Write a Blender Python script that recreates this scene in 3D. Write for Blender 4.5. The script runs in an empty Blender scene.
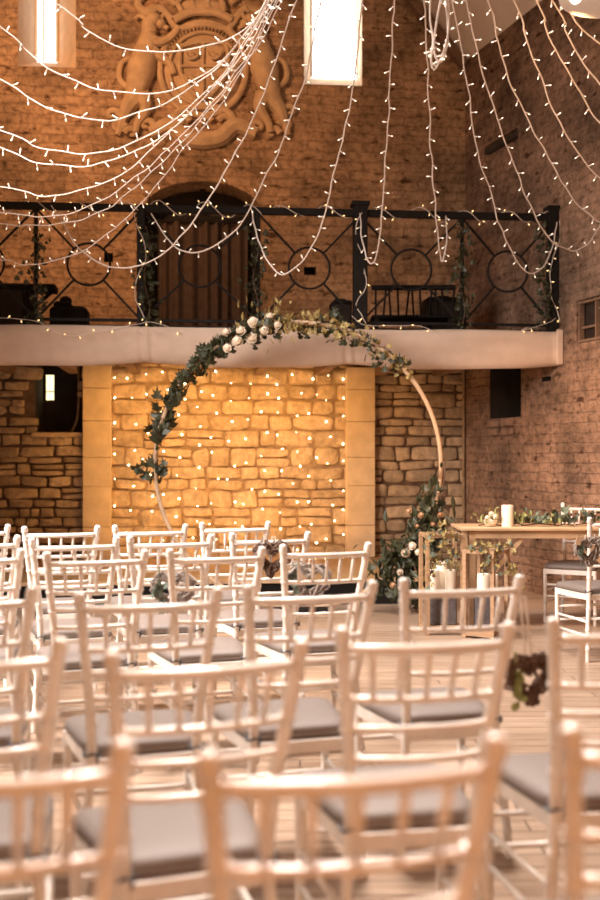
import bpy, math, random
from mathutils import Vector, Matrix, noise
random.seed(7)
PI = math.pi
R = math.radians
scn = bpy.context.scene
COL = scn.collection

# ------------------------------------------------------------------ camera
H, F, CX, CY = 1.295, 1080.0, 300.0, 457.0
cd = bpy.data.cameras.new('camera'); cam = bpy.data.objects.new('camera', cd); COL.objects.link(cam)
cam.location = (0, 0, H); cam.rotation_euler = (PI/2, 0, 0)
cd.sensor_fit = 'VERTICAL'; cd.sensor_height = 36.0; cd.lens = 36.0*F/900.0
cd.shift_y = 7.0/900.0
cd.clip_start = 0.05
cd.dof.use_dof = True; cd.dof.focus_distance = 7.0; cd.dof.aperture_fstop = 1.7
scn.camera = cam
scn.view_settings.view_transform = 'Standard'; scn.view_settings.look = 'None'
scn.view_settings.exposure = 0.0; scn.view_settings.gamma = 1.0
scn.view_settings.use_curve_mapping = False

# ------------------------------------------------------------------ frames of the room
ANG = math.atan(0.0986)
CORNER = Vector((1.79, 11.7, 0))
MB_ = Matrix.Translation(CORNER) @ Matrix.Rotation(ANG, 4, 'Z')                 # back wall: x along it, y into it
MR_ = Matrix.Translation(CORNER) @ Matrix.Rotation(math.atan2(-1, 0.31), 4, 'Z')  # right wall
def ray_plane(px, py, M, yoff):
    """the place, in the frame of a wall, that is seen at a measured point of the photograph"""
    Mi = M.inverted(); o = Mi @ Vector((0, 0, H))
    d = Mi.to_3x3() @ Vector(((px-CX)/F, 1.0, (CY-py)/F))
    t = (yoff-o.y)/d.y
    return o + d*t
def bl(px, py, yoff=0.0): return ray_plane(px, py, MB_, yoff)
def rl(px, py, yoff=0.0): return ray_plane(px, py, MR_, yoff)
def at(px, py, Y): return Vector(((px-CX)/F*Y, Y, H+(CY-py)/F*Y))

# ------------------------------------------------------------------ world and lights
w = bpy.data.worlds.new('world'); scn.world = w; w.use_nodes = True
bg = w.node_tree.nodes['Background']; bg.inputs[0].default_value = (1.0, 0.55, 0.30, 1); bg.inputs[1].default_value = 0.13
def area(name, loc, target, sx, sy, power, color, spread=180):
    l = bpy.data.lights.new(name, 'AREA'); l.shape = 'RECTANGLE'; l.size = sx; l.size_y = sy
    l.energy = power; l.color = color; l.spread = R(spread)
    o = bpy.data.objects.new(name, l); COL.objects.link(o); o.location = loc
    d = Vector(target)-Vector(loc); o.rotation_euler = d.to_track_quat('-Z', 'Y').to_euler()
    return o
def spot(name, loc, target, power, color, size, blend=1.0, rad=0.1):
    l = bpy.data.lights.new(name, 'SPOT'); l.energy = power; l.color = color; l.spot_size = R(size); l.spot_blend = blend
    l.shadow_soft_size = rad
    o = bpy.data.objects.new(name, l); COL.objects.link(o); o.location = loc
    d = Vector(target)-Vector(loc); o.rotation_euler = d.to_track_quat('-Z', 'Y').to_euler()
    return o
WARM = (1.0, 0.51, 0.14); WARM2 = (1.0, 0.49, 0.22); DAY = (1.0, 0.90, 0.83)
# daylight: tall windows of the left wall, and the roof light over the chairs
area('daylight_left_window', (-3.8, 4.3, 3.3), (-0.2, 6.6, 0.6), 2.2, 2.0, 215, DAY, 95)
area('daylight_roof', (0.0, 6.6, 8.0), (0.3, 4.8, 0), 1.6, 1.2, 340, DAY, 90)
area('front_crest_fill', (0.1, 4.0, 5.2), (0.15, 1.75, 0.9), 0.8, 0.6, 28, DAY, 46)  # extra fill added overhead to whiten the crest rails of the near rows
# added warm fill behind the camera for the near chair backs
area('warm_camera_fill', (0.3, -1.3, 2.6), (0.2, 3.0, 0.6), 3.0, 1.0, 66, (1.0, 0.40, 0.14))
# unseen strips added for the light curtain's glow on the stone
b0 = MB_ @ bl(228, 400, -0.9); b0.z = 2.12; t0 = MB_ @ bl(228, 470, 0)
area('curtain_glow_fill_top', b0, t0, 2.3, 0.08, 24, WARM, 150)
b1 = MB_ @ bl(228, 560, -0.75); b1.z = 0.3; t1 = MB_ @ bl(228, 440, 0)
area('curtain_glow_fill_floor', b1, t1, 2.2, 0.08, 17, WARM, 140)
# hall spotlights on the carved arms and the upper wall, and gallery uplights behind the railing
spot('arms_spot', (-3.3, 7.0, 6.0), MB_ @ Vector((-3.7, 0, 5.0)), 900, WARM2, 66, 1.0, 0.25)
g0 = MB_ @ Vector((-3.9, -0.7, 2.6)); area('gallery_wash', g0, MB_ @ Vector((-3.8, 0, 4.4)), 2.8, 0.12, 6, WARM2, 160)
g1 = MB_ @ Vector((-0.9, -0.7, 2.6)); area('gallery_wash_right', g1, MB_ @ Vector((-0.9, 0, 4.2)), 1.2, 0.12, 1.6, WARM2, 160)
# added spot in mid-air, warms the right wall and the floor by the table
spot('right_wall_fill', (0.5, 7.4, 3.0), MR_ @ Vector((2.5, 0, 0.9)), 340, (1.0, 0.48, 0.19), 64, 1.0, 0.15)

# ------------------------------------------------------------------ mesh helper
class MB:
    def __init__(s): s.v = []; s.f = []; s.m = []; s.c = []
    def add(s, vs, fs, mi=0, col=None):
        b = len(s.v); s.v += [tuple(p) for p in vs]
        for f in fs: s.f.append([i+b for i in f]); s.m.append(mi)
        s.c += [col if col is not None else 1.0]*len(vs)
    def box(s, c, d, rot=None, mi=0, bev=0.0):
        x, y, z = d[0]/2, d[1]/2, d[2]/2
        if bev <= 0:
            vs = [Vector((a*x, b*y, e*z)) for e in (-1, 1) for b in (-1, 1) for a in (-1, 1)]
            fs = [(0,2,3,1), (4,5,7,6), (0,1,5,4), (2,6,7,3), (0,4,6,2), (1,3,7,5)]
        else:
            vs = []; bev = min(bev, x*.9, y*.9, z*.9)
            rings = [(-z, bev), (-z+bev, 0), (z-bev, 0), (z, bev)]
            for zz, i in rings:
                X, Y = x-i, y-i; k = bev*0.6
                for p in ((-X+k,-Y), (X-k,-Y), (X,-Y+k), (X,Y-k), (X-k,Y), (-X+k,Y), (-X,Y-k), (-X,-Y+k)):
                    vs.append(Vector((p[0], p[1], zz)))
            fs = []
            for r in range(3):
                for i in range(8):
                    j = (i+1) % 8; fs.append((r*8+i, r*8+j, r*8+8+j, r*8+8+i))
            fs.append(tuple(range(7, -1, -1))); fs.append(tuple(range(24, 32)))
        M = rot if rot is not None else Matrix.Identity(3)
        s.add([Vector(c)+M @ v for v in vs], fs, mi)
    def bar(s, a, b, wx, wy, up=(0, 0, 1), mi=0):
        a = Vector(a); b = Vector(b); d = (b-a); L = d.length; d.normalize()
        u = Vector(up); x = d.cross(u)
        if x.length < 1e-4: x = d.cross(Vector((1, 0, 0)))
        x.normalize(); y = x.cross(d)
        M = Matrix((x, y, d)).transposed()
        s.box((a+b)/2, (wx, wy, L), M, mi)
    def tube(s, pts, rad, n=8, closed=False, caps=True, mi=0, col=None):
        pts = [Vector(p) for p in pts]; N = len(pts)
        if not hasattr(rad, '__len__'): rad = [rad]*N
        T = []
        for i in range(N):
            a = pts[(i-1) % N] if (closed or i > 0) else pts[i]
            b = pts[(i+1) % N] if (closed or i < N-1) else pts[i]
            t = b-a
            T.append(t.normalized() if t.length > 1e-9 else Vector((0, 0, 1)))
        u = T[0].cross(Vector((0, 0, 1)))
        if u.length < 1e-3: u = T[0].cross(Vector((1, 0, 0)))
        u.normalize(); vs = []; fs = []
        for i in range(N):
            u = u-T[i]*u.dot(T[i])
            if u.length < 1e-6: u = T[i].orthogonal()
            u.normalize(); v = T[i].cross(u)
            for k in range(n):
                a = 2*PI*k/n; vs.append(pts[i]+(u*math.cos(a)+v*math.sin(a))*rad[i])
        for i in range(N if closed else N-1):
            j = (i+1) % N
            for k in range(n):
                l = (k+1) % n; fs.append((i*n+k, i*n+l, j*n+l, j*n+k))
        if caps and not closed:
            fs.append(tuple(range(n-1, -1, -1))); fs.append(tuple((N-1)*n+k for k in range(n)))
        s.add(vs, fs, mi, col)
    def lathe(s, prof, n=16, c=(0, 0, 0), mi=0, M=None):
        vs = []; fs = []
        for r, z in prof:
            for k in range(n):
                a = 2*PI*k/n; p = Vector((r*math.cos(a), r*math.sin(a), z))
                vs.append((M @ p if M else p)+Vector(c))
        for i in range(len(prof)-1):
            for k in range(n):
                l = (k+1) % n; fs.append((i*n+k, i*n+l, (i+1)*n+l, (i+1)*n+k))
        fs.append(tuple(range(n-1, -1, -1))); fs.append(tuple((len(prof)-1)*n+k for k in range(n)))
        s.add(vs, fs, mi)
    def ball(s, c, r, n=10, m=6, mi=0, M=None, col=None):
        if not hasattr(r, '__len__'): r = (r, r, r)
        vs = [Vector((0, 0, -r[2]))]; fs = []
        for i in range(1, m):
            t = -PI/2+PI*i/m
            for k in range(n):
                a = 2*PI*k/n; vs.append(Vector((r[0]*math.cos(t)*math.cos(a), r[1]*math.cos(t)*math.sin(a), r[2]*math.sin(t))))
        vs.append(Vector((0, 0, r[2])))
        for k in range(n):
            l = (k+1) % n; fs.append((0, 1+l, 1+k)); e = 1+(m-2)*n; fs.append((e+k, e+l, len(vs)-1))
        for i in range(m-2):
            for k in range(n):
                l = (k+1) % n; fs.append((1+i*n+k, 1+i*n+l, 1+(i+1)*n+l, 1+(i+1)*n+k))
        s.add([Vector(c)+(M @ v if M else v) for v in vs], fs, mi, col)
    def quad(s, a, b, c, d, mi=0): s.add([a, b, c, d], [(0, 1, 2, 3)], mi)
    def prism(s, poly, y0, y1, mi=0):
        """outline in x,z pushed from y0 (front) to y1"""
        n = len(poly); vs = [Vector((x, y0, z)) for x, z in poly]+[Vector((x, y1, z)) for x, z in poly]
        fs = [tuple(range(n)), tuple(range(2*n-1, n-1, -1))]
        for i in range(n):
            j = (i+1) % n; fs.append((i, i+n, j+n, j))
        s.add(vs, fs, mi)
    def mesh(s, name, mats, smooth=True, attr=False):
        me = bpy.data.meshes.new(name); me.from_pydata(s.v, [], s.f)
        if not isinstance(mats, (list, tuple)): mats = [mats]
        for m in mats: me.materials.append(m)
        me.polygons.foreach_set('material_index', s.m)
        me.polygons.foreach_set('use_smooth', [smooth]*len(s.f))
        if attr:
            a = me.attributes.new('tint', 'FLOAT', 'POINT'); a.data.foreach_set('value', s.c)
        me.update()
        return me
    def build(s, name, mats, parent=None, smooth=True, attr=False, sharp=True):
        me = s.mesh(name, mats, smooth, attr)
        if smooth and sharp: me.set_sharp_from_angle(angle=R(42))
        return link(name, me, parent)
def link(name, me, parent=None):
    o = bpy.data.objects.new(name, me); COL.objects.link(o)
    if parent is not None: o.parent = parent
    return o
def tag(o, label, cat, group=None, kind=None):
    if label: o['label'] = label
    if cat: o['category'] = cat
    if group: o['group'] = group
    if kind: o['kind'] = kind
    return o
def empty(name, M=None, loc=None, rz=0.0):
    o = bpy.data.objects.new(name, None); COL.objects.link(o); o.empty_display_size = 0.1
    if M is not None: o.matrix_world = M
    if loc is not None: o.location = loc; o.rotation_euler = (0, 0, rz)
    return o
def struct(o, M=None):
    o['kind'] = 'structure'
    if M is not None: o.matrix_world = M
    return o
def copy_tree(o, parent=None, table=None):
    c = o.copy(); COL.objects.link(c)
    if parent is not None: c.parent = parent
    for ch in list(table[o.name] if table else o.children): copy_tree(ch, c, table)
    return c
def spline(pts, step):
    """Catmull-Rom through the points, sampled about every step metres"""
    pts = [Vector(p) for p in pts]; P = [pts[0]*2-pts[1]]+pts+[pts[-1]*2-pts[-2]]
    out = []
    for i in range(1, len(P)-2):
        n = max(2, int((P[i+1]-P[i]).length/step)+1)
        for k in range(n):
            t = k/n; a, b, c, d = P[i-1], P[i], P[i+1], P[i+2]
            out.append(0.5*((2*b)+(c-a)*t+(2*a-5*b+4*c-d)*t*t+(3*b-a-3*c+d)*t**3))
    out.append(pts[-1]); return out

# ------------------------------------------------------------------ materials
def new_mat(name):
    m = bpy.data.materials.new(name); m.use_nodes = True
    nt = m.node_tree; return m, nt, nt.nodes, nt.links, nt.nodes['Principled BSDF']
def simple(name, col, rough=0.6, var=0.0, scale=8.0, metal=0.0, bump=0.0, coords='Object', spec=0.5, stretch=(1, 1, 1)):
    m, nt, N, L, p = new_mat(name)
    p.inputs['Base Color'].default_value = (*col, 1); p.inputs['Roughness'].default_value = rough
    p.inputs['Metallic'].default_value = metal; p.inputs['Specular IOR Level'].default_value = spec
    if var > 0 or bump > 0:
        tc = N.new('ShaderNodeTexCoord'); mp = N.new('ShaderNodeMapping'); mp.inputs['Scale'].default_value = stretch
        nz = N.new('ShaderNodeTexNoise'); nz.inputs['Scale'].default_value = scale; nz.inputs['Detail'].default_value = 6
        L.new(tc.outputs[coords], mp.inputs[0]); L.new(mp.outputs[0], nz.inputs['Vector'])
        if var > 0:
            r = N.new('ShaderNodeValToRGB')
            r.color_ramp.elements[0].position = 0.3; r.color_ramp.elements[1].position = 0.7
            r.color_ramp.elements[0].color = (*[c*(1-var) for c in col], 1); r.color_ramp.elements[1].color = (*[min(1, c*(1+var)) for c in col], 1)
            L.new(nz.outputs['Fac'], r.inputs[0]); L.new(r.outputs[0], p.inputs['Base Color'])
        if bump > 0:
            b = N.new('ShaderNodeBump'); b.inputs['Strength'].default_value = bump; b.inputs['Distance'].default_value = 0.02
            L.new(nz.outputs['Fac'], b.inputs['Height']); L.new(b.outputs[0], p.inputs['Normal'])
    return m
def emit(name, col, strength, sample=True):
    m, nt, N, L, p = new_mat(name)
    p.inputs['Base Color'].default_value = (*col, 1)
    p.inputs['Emission Color'].default_value = (*col, 1); p.inputs['Emission Strength'].default_value = strength
    if not sample: m.cycles.emission_sampling = 'NONE'
    return m
def brick_mat(name, c1, c2, mortar, bw=0.24, rh=0.082, dist=0.05, ms=0.012, stain=0.5, bump=0.6):
    m, nt, N, L, p = new_mat(name)
    tc = N.new('ShaderNodeTexCoord'); sp = N.new('ShaderNodeSeparateXYZ'); cb = N.new('ShaderNodeCombineXYZ')
    L.new(tc.outputs['Object'], sp.inputs[0]); L.new(sp.outputs[0], cb.inputs[0]); L.new(sp.outputs[2], cb.inputs[1]); L.new(sp.outputs[1], cb.inputs[2])
    nz = N.new('ShaderNodeTexNoise'); nz.inputs['Scale'].default_value = 7.0; nz.inputs['Detail'].default_value = 5
    L.new(cb.outputs[0], nz.inputs['Vector'])
    va = N.new('ShaderNodeVectorMath'); va.operation = 'MULTIPLY_ADD'; va.inputs[1].default_value = (dist*2, dist, 0)
    L.new(nz.outputs['Color'], va.inputs[0]); L.new(cb.outputs[0], va.inputs[2])
    bt = N.new('ShaderNodeTexBrick'); bt.inputs['Scale'].default_value = 1.0
    bt.inputs['Brick Width'].default_value = bw; bt.inputs['Row Height'].default_value = rh; bt.inputs['Mortar Size'].default_value = ms
    bt.inputs['Mortar Smooth'].default_value = 0.6; bt.inputs['Bias'].default_value = -0.2
    bt.inputs['Color1'].default_value = (*c1, 1); bt.inputs['Color2'].default_value = (*c2, 1); bt.inputs['Mortar'].default_value = (*mortar, 1)
    L.new(va.outputs[0], bt.inputs['Vector'])
    n2 = N.new('ShaderNodeTexNoise'); n2.inputs['Scale'].default_value = 1.3; n2.inputs['Detail'].default_value = 8; n2.inputs['Roughness'].default_value = 0.65
    L.new(cb.outputs[0], n2.inputs['Vector'])
    rp = N.new('ShaderNodeValToRGB'); rp.color_ramp.elements[0].position = 0.36; rp.color_ramp.elements[1].position = 0.62
    rp.color_ramp.elements[0].color = (1-stain, 1-stain, 1-stain, 1); rp.color_ramp.elements[1].color = (1.15, 1.12, 1.1, 1)
    L.new(n2.outputs['Fac'], rp.inputs[0])
    mx = N.new('ShaderNodeMix'); mx.data_type = 'RGBA'; mx.blend_type = 'MULTIPLY'; mx.inputs[0].default_value = 1.0
    L.new(bt.outputs['Color'], mx.inputs[6]); L.new(rp.outputs[0], mx.inputs[7])
    n3 = N.new('ShaderNodeTexNoise'); n3.inputs['Scale'].default_value = 15; n3.inputs['Detail'].default_value = 6; n3.inputs['Roughness'].default_value = 0.7
    L.new(cb.outputs[0], n3.inputs['Vector'])
    r3 = N.new('ShaderNodeValToRGB'); r3.color_ramp.elements[0].position = 0.33; r3.color_ramp.elements[1].position = 0.55
    r3.color_ramp.elements[0].color = (0.30, 0.27, 0.25, 1); r3.color_ramp.elements[1].color = (1, 1, 1, 1)
    L.new(n3.outputs['Fac'], r3.inputs[0])
    m2 = N.new('ShaderNodeMix'); m2.data_type = 'RGBA'; m2.blend_type = 'MULTIPLY'; m2.inputs[0].default_value = 0.8
    L.new(mx.outputs[2], m2.inputs[6]); L.new(r3.outputs[0], m2.inputs[7])
    mk = N.new('ShaderNodeMapping'); mk.inputs['Scale'].default_value = (5.5, 13, 1); L.new(cb.outputs[0], mk.inputs[0])
    n4 = N.new('ShaderNodeTexNoise'); n4.inputs['Scale'].default_value = 1.0; n4.inputs['Detail'].default_value = 5; L.new(mk.outputs[0], n4.inputs['Vector'])
    r4 = N.new('ShaderNodeValToRGB'); r4.color_ramp.elements[0].position = 0.31; r4.color_ramp.elements[1].position = 0.39
    r4.color_ramp.elements[0].color = (0.28, 0.22, 0.19, 1); r4.color_ramp.elements[1].color = (1, 1, 1, 1); L.new(n4.outputs['Fac'], r4.inputs[0])
    m4 = N.new('ShaderNodeMix'); m4.data_type = 'RGBA'; m4.blend_type = 'MULTIPLY'; m4.inputs[0].default_value = 1.0
    L.new(m2.outputs[2], m4.inputs[6]); L.new(r4.outputs[0], m4.inputs[7])
    L.new(m4.outputs[2], p.inputs['Base Color']); p.inputs['Roughness'].default_value = 0.9; p.inputs['Specular IOR Level'].default_value = 0.2
    ad = N.new('ShaderNodeMath'); ad.operation = 'MULTIPLY_ADD'; ad.inputs[1].default_value = -0.3
    L.new(bt.outputs['Fac'], ad.inputs[0]); L.new(n3.outputs['Fac'], ad.inputs[2])
    b = N.new('ShaderNodeBump'); b.inputs['Strength'].default_value = bump; b.inputs['Distance'].default_value = 0.03
    L.new(ad.outputs[0], b.inputs['Height']); L.new(b.outputs[0], p.inputs['Normal'])
    return m
def stone_mat(name, col):
    m, nt, N, L, p = new_mat(name)
    at_ = N.new('ShaderNodeAttribute'); at_.attribute_name = 'tint'
    tc = N.new('ShaderNodeTexCoord'); nz = N.new('ShaderNodeTexNoise'); nz.inputs['Scale'].default_value = 14; nz.inputs['Detail'].default_value = 8
    nz.inputs['Roughness'].default_value = 0.65
    L.new(tc.outputs['Object'], nz.inputs['Vector'])
    rp = N.new('ShaderNodeValToRGB'); rp.color_ramp.elements[0].position = 0.3; rp.color_ramp.elements[1].position = 0.65
    rp.color_ramp.elements[0].color = (*[c*0.62 for c in col], 1); rp.color_ramp.elements[1].color = (*[c*1.1 for c in col], 1)
    L.new(nz.outputs['Fac'], rp.inputs[0])
    mx = N.new('ShaderNodeMix'); mx.data_type = 'RGBA'; mx.blend_type = 'MULTIPLY'; mx.inputs[0].default_value = 1
    L.new(rp.outputs[0], mx.inputs[6]); L.new(at_.outputs['Fac'], mx.inputs[7]); L.new(mx.outputs[2], p.inputs['Base Color'])
    p.inputs['Roughness'].default_value = 0.9; p.inputs['Specular IOR Level'].default_value = 0.2
    b = N.new('ShaderNodeBump'); b.inputs['Strength'].default_value = 0.9; b.inputs['Distance'].default_value = 0.03
    L.new(nz.outputs['Fac'], b.inputs['Height']); L.new(b.outputs[0], p.inputs['Normal'])
    return m
def plank_mat(name, c1, c2, gap, along='X', width=0.14, length=1.6, rough=0.35):
    m, nt, N, L, p = new_mat(name)
    tc = N.new('ShaderNodeTexCoord')
    bt = N.new('ShaderNodeTexBrick'); bt.inputs['Scale'].default_value = 1; bt.inputs['Brick Width'].default_value = length; bt.inputs['Row Height'].default_value = width
    bt.inputs['Mortar Size'].default_value = 0.004; bt.inputs['Color1'].default_value = (*c1, 1); bt.inputs['Color2'].default_value = (*c2, 1); bt.inputs['Mortar'].default_value = (*gap, 1)
    L.new(tc.outputs['Object'], bt.inputs['Vector'])
    mp = N.new('ShaderNodeMapping'); mp.inputs['Scale'].default_value = (2.5, 38, 1)
    nz = N.new('ShaderNodeTexNoise'); nz.inputs['Scale'].default_value = 1.0; nz.inputs['Detail'].default_value = 8; nz.inputs['Roughness'].default_value = 0.7
    L.new(tc.outputs['Object'], mp.inputs[0]); L.new(mp.outputs[0], nz.inputs['Vector'])
    rp = N.new('ShaderNodeValToRGB'); rp.color_ramp.elements[0].position = 0.3; rp.color_ramp.elements[1].position = 0.66
    rp.color_ramp.elements[0].color = (0.5, 0.42, 0.36, 1); rp.color_ramp.elements[1].color = (1.1, 1.1, 1.1, 1)
    L.new(nz.outputs['Fac'], rp.inputs[0])
    mx = N.new('ShaderNodeMix'); mx.data_type = 'RGBA'; mx.blend_type = 'MULTIPLY'; mx.inputs[0].default_value = 0.9
    L.new(bt.outputs['Color'], mx.inputs[6]); L.new(rp.outputs[0], mx.inputs[7]); L.new(mx.outputs[2], p.inputs['Base Color'])
    p.inputs['Roughness'].default_value = rough
    b = N.new('ShaderNodeBump'); b.inputs['Strength'].default_value = 0.2; b.inputs['Distance'].default_value = 0.01
    L.new(nz.outputs['Fac'], b.inputs['Height']); L.new(b.outputs[0], p.inputs['Normal'])
    return m

M_brick = brick_mat('back_wall_brick', (0.55, 0.375, 0.235), (0.47, 0.315, 0.195), (0.44, 0.29, 0.18), bw=0.30, rh=0.10, dist=0.07, stain=0.5, bump=.9)
M_brick_r = brick_mat('right_wall_brick', (0.44, 0.28, 0.19), (0.36, 0.225, 0.15), (0.38, 0.245, 0.17), bw=0.26, rh=0.09, dist=0.05, stain=0.6, bump=1.0)
M_stone = stone_mat('rubble_stone', (0.60, 0.44, 0.29))
M_mortar = simple('rubble_mortar', (0.32, 0.22, 0.135), 0.95, 0.3, 12, bump=0.5, spec=0.1)
M_mortar_dark = simple('dry_joint', (0.14, 0.09, 0.06), 0.95, 0.3, 12, bump=0.5, spec=0.1)
M_plaster = simple('relief_plaster', (0.54, 0.385, 0.24), 0.85, 0.18, 9, bump=0.4, spec=0.2)
M_pier = simple('dressed_stone', (0.66, 0.50, 0.33), 0.85, 0.12, 7, bump=0.25, spec=0.2)
M_ceil = simple('ceiling_plaster', (0.80, 0.70, 0.62), 0.8, 0.05, 5, spec=0.2)
M_floor = plank_mat('floor_planks', (0.50, 0.37, 0.275), (0.40, 0.285, 0.205), (0.12, 0.08, 0.055), width=.11)
M_stage = plank_mat('stage_planks', (0.55, 0.36, 0.18), (0.50, 0.32, 0.16), (0.10, 0.06, 0.03), width=0.2)
M_black = simple('black_paint', (0.010, 0.008, 0.007), 0.7, 0.3, 6, spec=0.2)
M_iron = simple('black_iron', (0.012, 0.010, 0.009), 0.6, 0.3, 20, spec=0.2)
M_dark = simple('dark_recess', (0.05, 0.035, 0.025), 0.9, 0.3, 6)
M_sash = simple('old_window_wood', (0.20, 0.12, 0.075), 0.7, 0.2, 10)
M_glassd = simple('dusty_dark_glass', (0.035, 0.024, 0.018), 0.6, 0.2, 10, spec=0.3)
M_curtain = simple('brown_curtain', (0.085, 0.060, 0.048), 0.95, 0.15, 12, spec=0.1)
M_cloth = simple('white_voile', (0.62, 0.475, 0.375), 0.85, 0.05, 10, spec=0.2)
M_wood = simple('oak_wood', (0.55, 0.36, 0.21), 0.55, 0.2, 6, stretch=(1, 8, 1))
M_lant = simple('lantern_wood', (0.40, 0.24, 0.13), 0.6, 0.25, 8, stretch=(1, 1, 6))
M_hoop = simple('hoop_wood', (0.55, 0.38, 0.24), 0.6, 0.15, 10)
M_chair = simple('limewashed_wood', (0.84, 0.77, 0.70), 0.16, 0.10, 14, bump=0.08)
M_cush = simple('grey_satin', (0.19, 0.15, 0.13), 0.6, 0.08, 160, bump=0.15)
M_tie = simple('dark_tie', (0.05, 0.05, 0.06), 0.6)
M_ivy = simple('ivy_green', (0.040, 0.044, 0.018), 0.45, 0.4, 9)
M_ivy2 = simple('pale_ivy', (0.36, 0.27, 0.10), 0.5, 0.4, 30)
M_euc = simple('eucalyptus', (0.13, 0.17, 0.125), 0.6, 0.35, 20)
M_lime = simple('lime_foliage', (0.30, 0.33, 0.12), 0.6, 0.3, 20)
M_rose = simple('ivory_rose', (0.85, 0.74, 0.60), 0.6, 0.06, 20)
M_peach = simple('peach_rose', (0.52, 0.31, 0.17), 0.6, 0.1, 20)
M_twig = simple('brown_wicker', (0.13, 0.075, 0.05), 0.8, 0.4, 40)
M_wick = simple('whitewashed_wicker', (0.30, 0.25, 0.22), 0.8, 0.5, 60)
M_candle = simple('ivory_wax', (0.88, 0.78, 0.64), 0.5)
M_slate = simple('grey_slate', (0.10, 0.085, 0.085), 0.8, 0.3, 30, bump=0.3)
M_wire = simple('white_cable', (0.77, 0.67, 0.59), 0.45)
M_tagp = simple('kraft_tag', (0.62, 0.42, 0.26), 0.8)
M_ribbon = simple('cream_ribbon', (0.85, 0.75, 0.66), 0.6)
M_white = simple('white_enamel', (0.85, 0.80, 0.76), 0.4)
M_bulb = emit('bulb_glow', (1.0, 0.86, 0.68), 1.25, False)
M_bulbw = emit('warm_bulb_glow', (1.0, 0.66, 0.28), 2.6, False)
M_curt = emit('curtain_bulb_glow', (1.0, 0.78, 0.45), 16.0, False)
M_day = emit('daylight_pane', (0.93, 0.97, 1.0), 6.0)
M_day2 = emit('daylight_pane_blue', (0.80, 0.92, 1.0), 4.0)
M_day3 = emit('daylight_slit', (1.0, 0.85, 0.45), 2.0)
M_lamp = emit('lamp_globe', (1.0, 0.85, 0.65), 14.0)

# ------------------------------------------------------------------ room shell
def cells(mb, x0, x1, z0, z1, holes, y=0.0, mi=0, step=None):
    xs = sorted({x0, x1, *[h[0] for h in holes], *[h[1] for h in holes]}); zs = sorted({z0, z1, *[h[2] for h in holes], *[h[3] for h in holes]})
    for i in range(len(xs)-1):
        for j in range(len(zs)-1):
            cx, cz = (xs[i]+xs[i+1])/2, (zs[j]+zs[j+1])/2
            if any(h[0] < cx < h[1] and h[2] < cz < h[3] for h in holes): continue
            mb.quad((xs[i], y, zs[j]), (xs[i+1], y, zs[j]), (xs[i+1], y, zs[j+1]), (xs[i], y, zs[j+1]), mi)
def reveal(mb, a, b, y0, y1, mi=0):
    """jambs between the front outline a and the back outline b (x0,x1,z0,z1)"""
    A = [(a[0], a[2]), (a[1], a[2]), (a[1], a[3]), (a[0], a[3])]; B = [(b[0], b[2]), (b[1], b[2]), (b[1], b[3]), (b[0], b[3])]
    for i in range(4):
        j = (i+1) % 4
        mb.quad((A[i][0], y0, A[i][1]), (A[j][0], y0, A[j][1]), (B[j][0], y1, B[j][1]), (B[i][0], y1, B[i][1]), mi)
def rect(p, q): return (min(p.x, q.x), max(p.x, q.x), min(p.z, q.z), max(p.z, q.z))
fl = MB(); fl.quad((-7, -1.5, 0), (6, -1.5, 0), (6, 13.5, 0), (-7, 13.5, 0)); struct(fl.build('floor', M_floor))

XL = -5.75                                          # left wall, in the frame of the back wall
DECK_Z = 2.45
door_h = rect(bl(143, 330), bl(262, 214)); door_h = (door_h[0], door_h[1], DECK_Z, door_h[3])
arch_rise = bl(200, 181).z-door_h[3]
winL = rect(bl(18, 66), bl(76, -70)); winL_in = rect(bl(37, 62, .45), bl(57, -70, .45))
winC = rect(bl(304, 84), bl(362, -70)); winC_in = rect(bl(311, 78, .4), bl(357, -70, .4))
nicheL = rect(bl(35, 432), bl(82.5, 335)); slitL = rect(bl(46, 400, .6), bl(54, 375, .6))
put = rect(bl(304, 275), bl(316, 267)); put2 = rect(bl(104, 262), bl(113, 253))   # putlog holes
wb = MB()
cells(wb, XL, 0.3, 2.3, 9.2, [(door_h[0], door_h[1], 2.3, door_h[3]+arch_rise), winL, winC, put, put2])
cells(wb, XL, 0.3, 0.0, 2.3, [nicheL], mi=1)
# arched head of the doorway
n = 16; xc = (door_h[0]+door_h[1])/2; hw = (door_h[1]-door_h[0])/2
for i in range(n):
    a0 = PI-PI*i/n; a1 = PI-PI*(i+1)/n
    xa, za = xc+hw*math.cos(a0), door_h[3]+arch_rise*math.sin(a0); xb, zb = xc+hw*math.cos(a1), door_h[3]+arch_rise*math.sin(a1)
    zt = door_h[3]+arch_rise
    wb.quad((xa, 0, za), (xb, 0, zb), (xb, 0, zt), (xa, 0, zt)); wb.quad((xa, 0, za), (xb, 0, zb), (xb, .45, zb), (xa, .45, za))
for x in (door_h[0], door_h[1]): wb.quad((x, 0, 2.3), (x, 0, door_h[3]), (x, .45, door_h[3]), (x, .45, 2.3))
reveal(wb, winL, winL_in, 0, .45, 2); reveal(wb, winC, winC_in, 0, .4, 2)
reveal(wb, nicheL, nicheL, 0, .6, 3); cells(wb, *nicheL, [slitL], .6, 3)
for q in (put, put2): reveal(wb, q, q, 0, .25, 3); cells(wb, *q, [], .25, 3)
struct(wb.build('wall_back', [M_brick, M_mortar_dark, M_pier, M_dark], smooth=False), MB_)

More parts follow.
